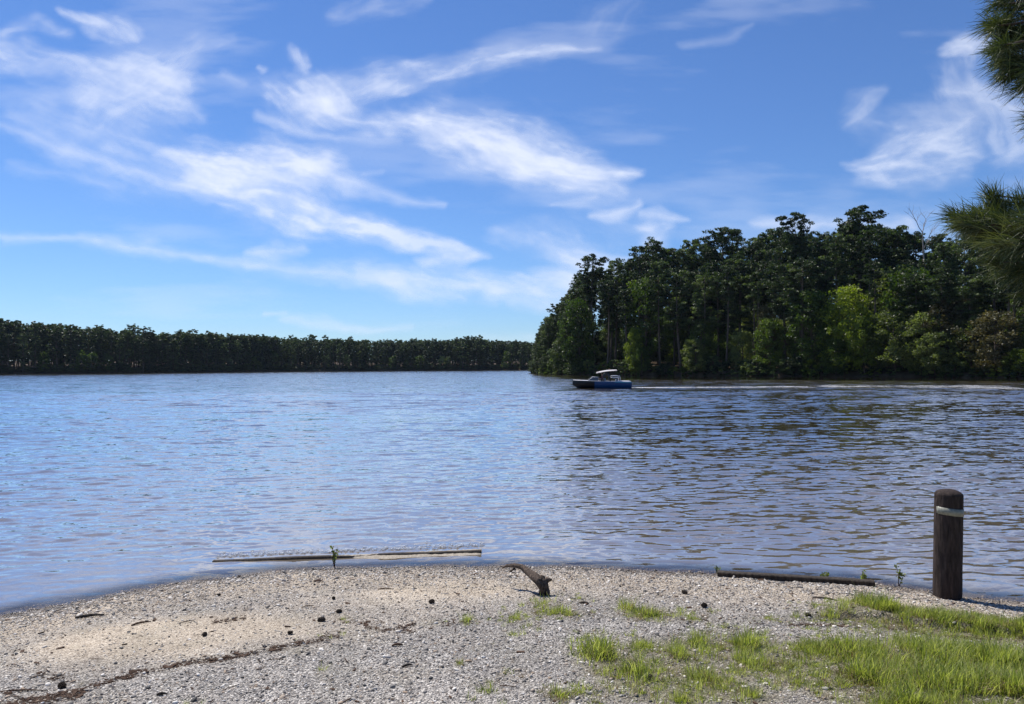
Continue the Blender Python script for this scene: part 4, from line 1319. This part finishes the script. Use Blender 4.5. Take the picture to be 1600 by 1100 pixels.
# ------------------------------------------------------------------ timbers at the waterline
def timber(name, P0, P1, w, h, mat, label, cat, bevel_w=.006, sag=0.0):
    P0, P1 = Vector(P0), Vector(P1); d = P1 - P0; L = d.length
    n = max(4, int(L / .12)); mb = MB(); V = []; F = []
    for i in range(n + 1):
        u = i / n; j = .006 * mnoise.noise(Vector((u * L * 2.2, w * 9, 0))); k = .008 * mnoise.noise(Vector((u * L * 1.7, 4, h * 8)))
        hh = h * (1 + .12 * mnoise.noise(Vector((u * L * 3, 8, 1))))
        for (a, b_) in ((-.5, -.5), (-.5, .38), (-.38, .5), (.38, .5), (.5, .38), (.5, -.5)):
            V.append((u * L, a * w + j, b_ * hh + k - sag * math.sin(u * math.pi)))
    for i in range(n):
        for q in range(6): F.append((i * 6 + q, (i + 1) * 6 + q, (i + 1) * 6 + (q + 1) % 6, i * 6 + (q + 1) % 6))
    F += [tuple(range(5, -1, -1)), tuple(n * 6 + q for q in range(6))]
    mb.add(V, F)
    o = link(name, mb.mesh(name, False), mat)
    o.location = P0
    o.rotation_euler = d.to_track_quat('X', 'Z').to_euler()
    return tag(o, label, cat)
a = at_z(333, 874, .02); c = at_z(752, 857, .05)
timber('landscape_timber', (a.x, a.y, -.032), (c.x, c.y, -.012), .07, .09, MAT['timber'], 'long dark landscape timber lying half sunk in the shallows', 'timber')
# sandy shelf held behind it, on the beach side
shelf = []
a2 = at_z(530, 874, .01); c2 = at_z(752, 865, .02)
a = at_z(1121, 893, .07); c = at_z(1366, 908, .07)
timber('landscape_timber', (a.x, a.y, .045), (c.x, c.y, .042), .08, .068, MAT['timber'], 'shorter dark timber with a pale top lying along the gravel edge', 'timber')
# pale gravel ledge against the sunken timber
def ledge():
    n, mrow = 90, 7; V = []
    p0, p1 = at_z(515, 872, 0), at_z(755, 861, 0)
    for i in range(n + 1):
        u = i / n; p = p0.lerp(p1, u); w = .24 * float(smooth(0, .35, u)) * (.45 + .55 * u) + .02 + .05 * (vnoise(np.array(u * 14.), np.array(0.), 4) - .5)
        for j in range(mrow):
            v = j / (mrow - 1)
            yy = p.y + .005 - w * v
            zz = .020 - .040 * v ** 1.8 + .008 * float(vnoise(np.array(u * 60.), np.array(v * 5.), 7))
            if i in (0, n): zz = -.06
            V.append((p.x, yy, zz))
    return np_mesh('ledge', V, grid_faces(n + 1, mrow)[:, ::-1])
lm = ledge(); add_attr(lm, 'tan', np.full(len(lm.vertices), .8, np.float32)); add_attr(lm, 'soil', np.zeros(len(lm.vertices), np.float32))
tag(link('sand_ledge', lm, plain('pale_sand', (.36, .31, .24), .8, .3, .35, 60)), kind='structure')
def splash():
    rs = np.random.default_rng(31); mb = MB()
    p0, p1 = at_z(335, 871, 0), at_z(755, 854, 0)
    for k in range(520):
        u = rs.random(); p = p0.lerp(p1, u) + Vector((0, abs(rs.normal(0, .09)), 0))
        r = rs.uniform(.002, .006)
        mb.tube([p + Vector((-r * 4, 0, .004)), p + Vector((0, 0, .006 + r)), p + Vector((r * 4, 0, .004))], [r * .3, r, r * .3], 4)
    return mb.mesh('water_splash')
sfm = plain('splash_foam', (.75, .77, .78), .3, .5, .1, 10)
tag(link('water_splash', splash(), sfm), 'glinting beads of broken water along the sunken timber', 'water splash', kind='stuff')

# ------------------------------------------------------------------ cones, stones, sticks on the beach
def cone_mesh(seed):
    rs = np.random.default_rng(seed); mb = MB()
    ts = np.linspace(0, 1, 7)
    mb.tube([(0, 0, t) for t in ts], [.12 + .28 * math.sin(math.pi * (.12 + .8 * t)) for t in ts], 8)
    for r in range(7):
        t = .08 + .84 * r / 6; rr = .2 + .3 * math.sin(math.pi * (.12 + .8 * t))
        for k in range(8):
            az = 6.283 * (k + .5 * (r % 2)) / 8
            cz = Vector((math.cos(az) * rr, math.sin(az) * rr, t + .05))
            mb.box(cz, (.2, .2, .05), Matrix.Rotation(az, 3, 'Z') @ Matrix.Rotation(-.5, 3, 'Y'))
    return mb.mesh('pine_cone', False)
cmesh = [cone_mesh(1), cone_mesh(2)]
CON = [((520, 936), .034, 'black pine cone alone on the gravel below the water twig'), ((526, 958), .04, 'dark pine cone beside a tiny grass tuft'),
       ((508, 971), .043, 'dark pine cone at the upper end of the bark debris line'), ((675, 941), .045, 'dark pine cone on the pale sand below the sunken timber'),
       ((449, 991), .032, 'small dark cone lying in the bark debris line'), ((1074, 929), .04, 'dark pine cone above the small grass tuft'),
       ((1102, 948), .048, 'black pine cone at the right end of a small grass tuft'), ((1258, 962), .036, 'dark cone on grey gravel left of the grassy lip'),
       ((318, 995), .038, 'lone dark cone on the pale sand above the debris line'), ((345, 931), .036, 'brown cone near the waterline at the left'),
       ((95, 1073), .045, 'dark cone in the thick end of the debris line'), ((1013, 1062), .03, 'small dark cone among grass tufts near the front')]
for i, ((px, py), s, lab) in enumerate(CON):
    p = on_beach(px, py); o = link('pine_cone', cmesh[i % 2], MAT['charcoal'])
    s *= .82; o.scale = (s * (.8 + .1 * (i % 4)), s * (.75 + .07 * (i % 3)), s * (1.1 + .2 * (i % 3))); o.rotation_euler = (R(85 + (i * 17) % 20), 0, i * 1.9 + .6)
    o.location = (p.x, p.y, p.z + s * .42); tag(o, lab, 'pine cone', 'pine cones lying on the beach')
STK = [((118, 966), (163, 962), .011, 'thick dark stick near the water at the left'), ((205, 978), (236, 972), .007, 'thin dark stick on pale sand at the left'),
       ((1270, 934), (1308, 938), .009, 'short dark stick left of the grassy patch by the post'), ((612, 1010), (630, 1009), .008, 'short dark stick on grey gravel'),
       ((628, 1043), (645, 1040), .007, 'short brown stick near the middle front'), ((590, 921), (615, 921), .005, 'thin stick on the gravel below the sunken timber'),
       ((905, 943), (920, 944), .009, 'dark piece of bark below the driftwood'), ((0, 1081), (75, 1080), .004, 'long thin twig crossing the debris line'),
       ((245, 1087), (262, 1086), .008, 'brown bark piece near the front left'), ((490, 909), (505, 909), .007, 'dark bark piece near the water twig')]
for i, (a, c, r, lab) in enumerate(STK):
    p, q = on_beach(*a), on_beach(*c); mb = MB()
    P = [p.lerp(q, t) + Vector((0, .01 * mnoise.noise(Vector((t * 5, i * 3., 0))), r * .5 + .008 * math.sin(t * 3))) for t in (0, .25, .5, .75, 1)]
    mb.tube(P, [r * .7, r, r * 1.05, r * .8, r * .4], 8, wob=.4, seed=i)
    tag(link('stick', mb.mesh('stick'), MAT['timber'] if i % 2 == 0 else MAT['chip']), lab, 'stick')

# weeds standing in the shallows
def weed(px, py0, py1, lab, n=6, zb=-.05, leaf=True, spread=.06):
    p = at_z(px, py1, 0.0); h = (py1 - py0) * px_m(p.y); rs = np.random.default_rng(int(px)); mb = MB()
    root = bpy.data.objects.new('shore_weed', None); COL.objects.link(root); root.location = (p.x, p.y, float(beach_z(p.x, p.y)))
    h -= root.location.z
    V = []
    for k in range(n):
        tip = Vector((rs.normal(0, spread * .4), rs.normal(0, spread * .4), h * rs.uniform(.55, 1)))
        mid = tip * .5 + Vector((rs.normal(0, .008), 0, 0)); mb.tube([(0, 0, -.01), mid, tip], [.0035, .0028, .0012], 4)
        for j in range(12 if leaf else 0):
            f = rs.uniform(.35, 1); V.append(np.array(tip * f) + rs.normal(0, .008, 3))
    link('stem', mb.mesh('stem'), MAT['chip'], root)
    if V:
        lm = leaf_mesh('leaves', cards(np.array(V), .02, rs), rs.random(len(V))); link('leaves', lm, MAT['olive'], root)
    tag(root, lab, 'weed')
weed(523, 846, 888, 'thin upright weed standing in the water against the sunken timber', 4, spread=.05)
weed(1404, 882, 915, 'sparse sprig standing in the shallows left of the post', 3)
weed(1290, 892, 906, 'tiny sprig at the middle of the shorter timber', 3)
weed(1465, 905, 932, 'leafy weed growing against the foot of the post', 7, spread=.1)
weed(1350, 890, 913, 'feathery sprig at the right end of the shorter timber', 5)
weed(1122, 884, 894, 'tiny upright sprig at the left end of the shorter timber', 2)

# ------------------------------------------------------------------ motorboat
def build_boat():
    c = at_z(940, 606.5, 0.0)
    root = bpy.data.objects.new('motorboat', None); COL.objects.link(root)
    root.location = (c.x, c.y, 0); root.rotation_euler = (0, R(0.6), R(-3))
    tag(root, 'blue and black wake boat with a white canopy cruising to the left', 'boat')
    k = 90 * px_m(c.y) / 5.3
    root.scale = (k, k, k * .92)
    blue, black = plain('hull_blue', (.006, .06, .19), .35, .4, .05, 3, coat=.15), plain('hull_black', (.004, .005, .008), .35, .35, .05, 3, coat=.0)
    white = plain('white_gelcoat', (.72, .72, .74), .35, .5, .03, 3); grey = plain('upholstery', (.30, .33, .38), .6, .3, .1, 8)
    metal = plain('dark_metal', (.05, .055, .065), .35, .5, .05, 5, metal=.6); teal = plain('teal_stripe', (.02, .30, .42), .3, .5, .05, 3, coat=.5)
    # hull lofted from sections, bow at -x
    def sect(x):
        u = (x + 2.65) / 5.3                      # 0 bow, 1 stern
        bw = 1.08 * (1 - (1 - min(1, u / .42)) ** 2.2) + .02
        top = .66 + .12 * (1 - u) ** 1.5
        keel = -.30 + .62 * max(0, 1 - u / .22) ** 1.6
        ch = .04 + .34 * max(0, 1 - u / .4) ** 1.4
        return [(0, keel), (bw * .62, ch - .10), (bw * .86, ch), (bw * .97, (ch + top) / 2), (bw, top - .07), (bw * .99, top)]
    def hull_part(x0, x1, n, name, mat, i0=0, i1=6, push=0.0):
        V, F = [], []
        xs = np.linspace(x0, x1, n)
        for x in xs:
            s = sect(x)[i0:i1]
            row = [(x, -y - push, z) for y, z in reversed(s)] + [(x, y + push, z) for y, z in s]
            V += row
        m_ = len(row); h = m_ // 2
        for i in range(n - 1):
            for q in range(m_ - 1):
                if i0 > 0 and q == h - 1: continue
                F.append((i * m_ + q, i * m_ + q + 1, (i + 1) * m_ + q + 1, (i + 1) * m_ + q))
        if i0 == 0 and x1 > 2.5: F.append(tuple((n - 1) * m_ + q for q in range(m_)))
        mb = MB(); mb.add(V, F); return link(name, mb.mesh(name), mat, root)
    hull_part(-2.65, -.7, 14, 'bow_hull', black)
    hull_part(-.7, 2.65, 16, 'stern_hull', blue)
    hull_part(1.1, 2.62, 8, 'side_stripe', teal, 4, 6, .012)
    # deck
    V, F = [], []
    xs = np.linspace(-2.62, -1.0, 9)
    for x in xs:
        y, z = sect(x)[5]; V += [(x, -y, z + .004), (x, 0, z + .05), (x, y, z + .004)]
    F = [(i * 3 + q, (i + 1) * 3 + q, (i + 1) * 3 + q + 1, i * 3 + q + 1) for i in range(8) for q in range(2)]
    mb = MB(); mb.add(V, F); link('foredeck', mb.mesh('foredeck'), white, root)
    mb = MB(); mb.box((1.98, 0, .70), (1.2, 2.05, .1)); link('sun_pad', bevel(mb.mesh('sun_pad', False), .03), white, root)
    mb = MB(); mb.box((.45, 0, .12), (2.9, 1.8, .05)); link('cockpit_floor', mb.mesh('cockpit_floor', False), grey, root)
    mb = MB(); mb.box((2.85, 0, .22), (.5, 1.7, .06)); link('swim_platform', bevel(mb.mesh('swim_platform', False), .02), metal, root)
    for s in (-1, 1):
        mb = MB(); P = [(x, s * sect(x)[5][0], sect(x)[5][1] + .012) for x in np.linspace(-2.6, 2.6, 24)]
        mb.tube(P, .022, 6); link('gunwale', mb.mesh('gunwale'), white, root)
    # windscreen: raked glass in a frame
    gm, gnt, gb = new_mat('windscreen_glass'); gb.inputs['Base Color'].default_value = (.10, .13, .17, 1); gb.inputs['Roughness'].default_value = .05
    gb.inputs['Transmission Weight'].default_value = .6; gb.inputs['IOR'].default_value = 1.45
    mb = MB(); mb.add([(-1.3, -.55, .72), (-1.3, .55, .72), (-.85, .62, 1.12), (-.85, -.62, 1.12), (-.45, -1.0, .70), (-.3, -.9, 1.1), (-.45, 1.0, .70), (-.3, .9, 1.1)],
                      [(0, 1, 2, 3), (4, 0, 3, 5), (1, 6, 7, 2)])
    ws = link('windscreen', mb.mesh('windscreen', False), gm, root)
    sm = ws.modifiers.new('thick', 'SOLIDIFY'); sm.thickness = .012
    mb = MB(); mb.tube([(-.3, -.9, 1.1), (-.85, -.62, 1.12), (-.85, .62, 1.12), (-.3, .9, 1.1)], .018, 6); mb.tube([(-1.3, -.55, .72), (-.85, -.62, 1.12)], .016, 6); mb.tube([(-1.3, .55, .72), (-.85, .62, 1.12)], .016, 6)
    link('windscreen_frame', mb.mesh('windscreen_frame'), white, root)
    # seats
    for (x, y) in ((.05, -.5), (.05, .5)):
        mb = MB(); mb.box((x, y, .42), (.5, .5, .14)); mb.box((x + .24, y, .72), (.12, .5, .55)); link('seat', bevel(mb.mesh('seat', False), .03), grey, root)
    mb = MB(); mb.box((1.15, 0, .45), (.5, 1.7, .2)); mb.box((1.36, 0, .68), (.12, 1.7, .4)); link('rear_bench', bevel(mb.mesh('rear_bench', False), .03), grey, root)
    mb = MB(); mb.box((-.55, -.5, .55), (.35, .6, .6)); link('helm_console', bevel(mb.mesh('helm_console', False), .04), black, root)
    # tower
    for s in (-1, 1):
        mb = MB(); mb.tube([(-.15, s * .98, .72), (.15, s * .9, 1.25), (.5, s * .75, 1.66)], .045, 8); mb.tube([(.75, s * .98, .72), (.65, s * .88, 1.25), (.5, s * .75, 1.66)], .04, 8)
        link('tower_leg', mb.mesh('tower_leg'), metal, root)
    mb = MB(); mb.tube([(.5, -.75, 1.66), (.5, .75, 1.66)], .045, 8); link('tower_crossbar', mb.mesh('tower_crossbar'), metal, root)
    for s in (-1, 1):   # board racks beside the tower
        mb = MB(); mb.tube([(.85, s * .98, 1.18), (1.0, s * 1.05, 1.24), (1.55, s * 1.05, 1.24), (1.62, s * 1.0, 1.05), (1.62, s * .95, .76)], .035, 6); mb.tube([(.9, s * 1.02, 1.05), (1.6, s * 1.03, 1.05)], .03, 6)
        link('board_rack', mb.mesh('board_rack'), white, root)
    # canopy: arched cloth, higher aft
    V, F = [], []
    nx, ny = 10, 9
    for q in (0, 1):
        for i in range(nx):
            for j in range(ny):
                u, v = i / (nx - 1), j / (ny - 1) * 2 - 1
                V.append((-.5 + 1.85 * u, v * .85, 1.60 + .26 * u ** 1.2 + .10 * math.sin(u * math.pi) - .12 * v * v - .02 * q))
    for q in (0, 1):
        b_ = q * nx * ny
        for i in range(nx - 1):
            for j in range(ny - 1):
                f = (b_ + i * ny + j, b_ + (i + 1) * ny + j, b_ + (i + 1) * ny + j + 1, b_ + i * ny + j + 1); F.append(f if q else f[::-1])
    mb = MB(); mb.add(V, F); link('canopy', mb.mesh('canopy'), plain('canopy_cloth', (.50, .47, .47), .8, .2, .2, 3), root)
    mb = MB()
    for s in (-1, 1): mb.tube([(.5, s * .75, 1.66), (-.5, s * .8, 1.54)], .018, 6); mb.tube([(.5, s * .75, 1.66), (1.4, s * .8, 1.8)], .018, 6)
    link('canopy_frame', mb.mesh('canopy_frame'), metal, root)
    return root, c, k
boat, bc, bk = build_boat()

# helmsman
def skin_body(name, verts, edges, radii, mat, root_i=0, sub=2):
    me = bpy.data.meshes.new(name); me.from_pydata(verts, edges, [])
    o = bpy.data.objects.new(name, me); COL.objects.link(o); me.materials.append(mat)
    o.modifiers.new('skin', 'SKIN')
    sv = me.skin_vertices[0].data
    for i, r in enumerate(radii): sv[i].radius = (r, r) if not isinstance(r, tuple) else r
    for i in range(len(radii)): sv[i].use_root = (i == root_i)
    s = o.modifiers.new('sub', 'SUBSURF'); s.levels = s.render_levels = sub
    return o
cloth, skin_m, hair = plain('red_shirt', (.22, .05, .05), .8, .2), plain('skin', (.42, .25, .17), .5, .4), plain('dark_hair', (.03, .02, .015), .7, .3)
PV_ = [(0, 0, 0), (0, 0, .22), (-.02, 0, .42), (-.03, 0, .53), (-.05, 0, .60), (-.07, 0, .70), (-.07, 0, .80),   # pelvis..head top
       (-.03, .17, .46), (-.14, .22, .26), (-.36, .18, .30), (-.45, .16, .32), (-.03, -.17, .46), (-.14, -.22, .26), (-.36, -.18, .30), (-.45, -.16, .32),
       (-.02, .10, -.01), (-.40, .12, .03), (-.46, .12, -.33), (-.58, .12, -.36), (-.02, -.10, -.01), (-.40, -.12, .03), (-.46, -.12, -.33), (-.58, -.12, -.36)]
PE_ = [(0, 1), (1, 2), (2, 3), (3, 4), (4, 5), (5, 6), (2, 7), (7, 8), (8, 9), (9, 10), (2, 11), (11, 12), (12, 13), (13, 14), (0, 15), (15, 16), (16, 17), (17, 18), (0, 19), (19, 20), (20, 21), (21, 22)]
PR_ = [(.15, .12), (.14, .11), (.15, .10), (.06, .06), .06, .09, .07, .07, .045, .035, .03, .07, .045, .035, .03, .09, .065, .05, .04, .09, .065, .05, .04]
per = skin_body('person', PV_, PE_, PR_, skin_m)
loc = boat.matrix_basis @ Vector((.02, -.5, .53))
per.location = Euler((0, R(.6), R(-3))).to_matrix() @ (Vector((.05, -.5, .60)) * bk) + Vector((bc.x, bc.y, 0))
per.rotation_euler = (0, R(.6), R(-3)); per.scale = (bk,) * 3
tag(per, 'person in a dark red shirt seated at the helm under the boat canopy', 'person')
sh_o = skin_body('shirt', [PV_[i] for i in (0, 1, 2, 7, 8, 11, 12)], [(0, 1), (1, 2), (2, 3), (3, 4), (2, 5), (5, 6)], [(.16, .13), (.15, .12), (.16, .115), .08, .058, .08, .058], cloth)
sh_o.parent = per
ha = skin_body('hair', [(-.05, 0, .70), (-.045, 0, .82)], [(0, 1)], [.088, .075], hair); ha.parent = per

# wake: low broken crests of aerated water trailing behind
foam, fnt, fb = new_mat('wake_foam')
fb.inputs['Base Color'].default_value = (.72, .73, .74, 1); fb.inputs['Roughness'].default_value = .5
ftr = N(fnt, 'ShaderNodeBsdfTransparent'); fno = N(fnt, 'ShaderNodeTexNoise', i_Scale=6.0, i_Detail=4.0); fge = N(fnt, 'ShaderNodeNewGeometry')
fnt.links.new(fge.outputs['Position'], fno.inputs['Vector'])
frr = ramp(fnt, fno.outputs['Fac'], [(.38, (0, 0, 0)), (.58, (.9, .9, .9))])
fmx = N(fnt, 'ShaderNodeMixShader'); fnt.links.new(frr.outputs[0], fmx.inputs[0]); fnt.links.new(ftr.outputs[0], fmx.inputs[1]); fnt.links.new(fb.outputs[0], fmx.inputs[2])
fnt.links.new(fmx.outputs[0], fnt.nodes['Material Output'].inputs['Surface'])
def wake():
    rs = np.random.default_rng(3); V, F = [], []
    def crest(x, y, L, w, h):
        n = 7; b_ = len(V)
        for i in range(n):
            u = i / (n - 1); ww = w * math.sin(math.pi * u) ** .6 + .005; hh = h * math.sin(math.pi * u) ** .6
            xx = x + L * (u - .5); yy = y + .12 * math.sin(u * 5 + x)
            V.extend([(xx, yy - ww, .03), (xx, yy, .03 + hh), (xx, yy + ww, .03)])
        for i in range(n - 1):
            for q in range(2):
                a = b_ + i * 3 + q; F.append((a, a + 3, a + 4, a + 1))
    for k in range(560):
        u = rs.random() ** 1.4
        x = bc.x + 2.9 * bk + u * 34 ; y = bc.y + .3 + rs.normal(0, .5 + 1.4 * u)
        if vnoise(np.array(u * 14.), np.array(.5), 12) < .2 + .3 * u: continue
        crest(x, y, rs.uniform(.4, 1.8), rs.uniform(.05, .22), rs.uniform(.001, .006))
    # further arm of the wake out to the right
    for k in range(200):
        u = rs.random(); p = at_z(1290 + 330 * u, 603.5 + 5.0 * u ** 2 + rs.normal(0, .8), 0)
        crest(p.x, p.y + rs.normal(0, 1.2), rs.uniform(.5, 2.0), rs.uniform(.05, .22), rs.uniform(.001, .006))
    for k in range(0):
        p = Vector((bc.x + rs.uniform(-2.2, 2.8) * bk, bc.y - (1.15 + abs(rs.normal(0, .15))) * bk, 0)); crest(p.x, p.y, rs.uniform(.15, .5), .03, .03)
    return np_mesh('boat_wake', V, F)
tag(link('boat_wake', wake(), foam), 'broken white wake trailing behind the moving boat', 'wake', kind='stuff')

# ------------------------------------------------------------------ near pine at the right, its trunk outside the picture
def near_pine():
    root = bpy.data.objects.new('pine_tree', None); COL.objects.link(root); bx, by = 5.6, 4.3
    bz = float(beach_z(bx, by)); root.location = (bx, by, bz)
    tag(root, 'near pine reaching long needled green boughs in from the right edge', 'pine tree')
    L = lambda p: Vector(p) - Vector((bx, by, bz))
    mb = MB(); mb.tube([(0, 0, -.2), (.05, 0, 1.5), (0, .05, 4), (.1, 0, 7), (.05, 0, 11)], [.24, .19, .16, .13, .06], 12, wob=.15)
    link('trunk', mb.mesh('trunk'), MAT['bark'], root)
    rs = np.random.default_rng(77)
    def needles(tips, name, per=125, ln=.155, wd=.0015):
        V = []; T = []
        for tp, dr, sc in tips:
            dr = np.array(dr) / np.linalg.norm(dr); n = int(per * sc)
            o = rs.normal(0, .012, (n, 3)) + np.array(tp) - dr * rs.uniform(0, .10 * sc, n)[:, None]
            d = dr * rs.uniform(.1, 1.25, (n, 1)) + rs.normal(0, .30, (n, 3)); d /= np.linalg.norm(d, axis=1)[:, None]
            l = ln * sc * rs.uniform(.6, 1.1, n)[:, None]
            side = np.cross(d, rs.normal(size=(n, 3))); side /= np.linalg.norm(side, axis=1)[:, None]
            e = o + d * l; e[:, 2] -= .018 * rs.random(n); md_ = (o + e) / 2 + np.array([0, 0, .006])
            q = np.stack([o - side * wd, md_ - side * wd, md_ + side * wd, o + side * wd], 1); q2 = np.stack([md_ - side * wd, e - side * wd * .2, e + side * wd * .2, md_ + side * wd], 1)
            V.append(q.reshape(-1, 3)); V.append(q2.reshape(-1, 3)); tt_ = rs.random() * .4 + rs.random(n) * .6; T += [tt_, tt_]
        return leaf_mesh(name, np.concatenate(V), np.clip(np.concatenate(T), 0, 1))
    def bough(start, targets, name):
        mb = MB(); tips = []
        cen = sum((at_y(t_[0], t_[1], t_[2]) for t_ in targets), Vector()) / len(targets)
        s0 = Vector(start); e0 = s0.lerp(cen, .92)
        mb.tube([L(s0), L(s0.lerp(e0, .35) + Vector((0, 0, .05))), L(s0.lerp(e0, .7)), L(e0)], [.035, .028, .02, .008], 8, wob=.2)
        for (px, py, dy, sc, dirv) in targets:
            p = at_y(px, py, dy); s = Vector(start)
            mid = s.lerp(p, .55) + Vector((0, 0, .10 * rs.normal()))
            tips.append((tuple(L(p)), dirv, sc))
            d = (p - s); c1 = s.lerp(p, .8) + Vector((0, 0, -.03))
            mb.tube([L(s), L(mid), L(c1), L(p)], [.014, .009, .006, .004], 5, cap=False)
        br = link('branch', mb.mesh('branch'), MAT['bark'], root)
        link('needles', needles(tips, 'needles'), MAT['needle'], br)
    # upper bough
    T1 = []
    for k in range(78):
        py = rs.uniform(-70, 150)
        edge = np.interp(py, [-70, 0, 30, 70, 100, 130, 152], [1556, 1550, 1548, 1552, 1562, 1580, 1604])
        px = edge + abs(rs.normal(0, 46))
        T1.append((px, py, 4.1 + rs.normal(0, .16), rs.uniform(.65, 1.0), (-1.0, rs.normal(0, .5), rs.normal(-.25, .3))))
    bough(tuple(Vector((5.5, 4.3, 4.5))), T1, 'upper')
    T2 = []
    for k in range(92):
        px = rs.uniform(1500, 1690)
        topy = np.interp(px, [1500, 1530, 1560, 1600, 1690], [345, 335, 322, 325, 310]); boty = np.interp(px, [1500, 1540, 1570, 1600, 1690], [350, 385, 440, 475, 480])
        py = rs.uniform(topy, boty)
        T2.append((px, py, 3.9 + rs.normal(0, .18), rs.uniform(.6, 1.0), (-.8, rs.normal(0, .5), rs.uniform(-.1, 1.0) if py < topy + 40 else rs.normal(-.2, .4))))
    for px, py in ((1552, 305), (1545, 312), (1600, 312), (1590, 318), (1560, 318), (1497, 338), (1487, 340), (1520, 345)):
        T2.append((px, py, 3.9, .85, (-.35 if px > 1510 else -.9, 0, .9 if px > 1510 else .35)))
    bough(tuple(Vector((5.5, 4.3, 2.75))), T2, 'lower')
    T3 = [(1612, 186, 4.0, .8, (-1, 0, 0)), (1620, 200, 4.0, .8, (-1, 0, -.2)), (1618, 176, 4.1, .7, (-1, 0, .2))]
    bough(tuple(Vector((5.5, 4.3, 3.6))), T3, 'mid')
near_pine()
print('peninsula pines', cnt, 'far trees', nfar)

# ------------------------------------------------------------------ thin summer haze over the lake
mb = MB(); mb.box((0, 500, 38), (7000, 2400, 100))
hz = link('haze', mb.mesh('haze', False)); tag(hz, kind='stuff')
hm = bpy.data.materials.new('haze'); hm.use_nodes = True; hm.node_tree.nodes.clear()
ho = hm.node_tree.nodes.new('ShaderNodeOutputMaterial'); hv = hm.node_tree.nodes.new('ShaderNodeVolumePrincipled')
hv.inputs['Color'].default_value = (0.66, 0.82, 1.0, 1); hv.inputs['Density'].default_value = 0.00004; hv.inputs['Anisotropy'].default_value = 0.3
hm.node_tree.links.new(hv.outputs[0], ho.inputs['Volume']); hz.data.materials.append(hm)
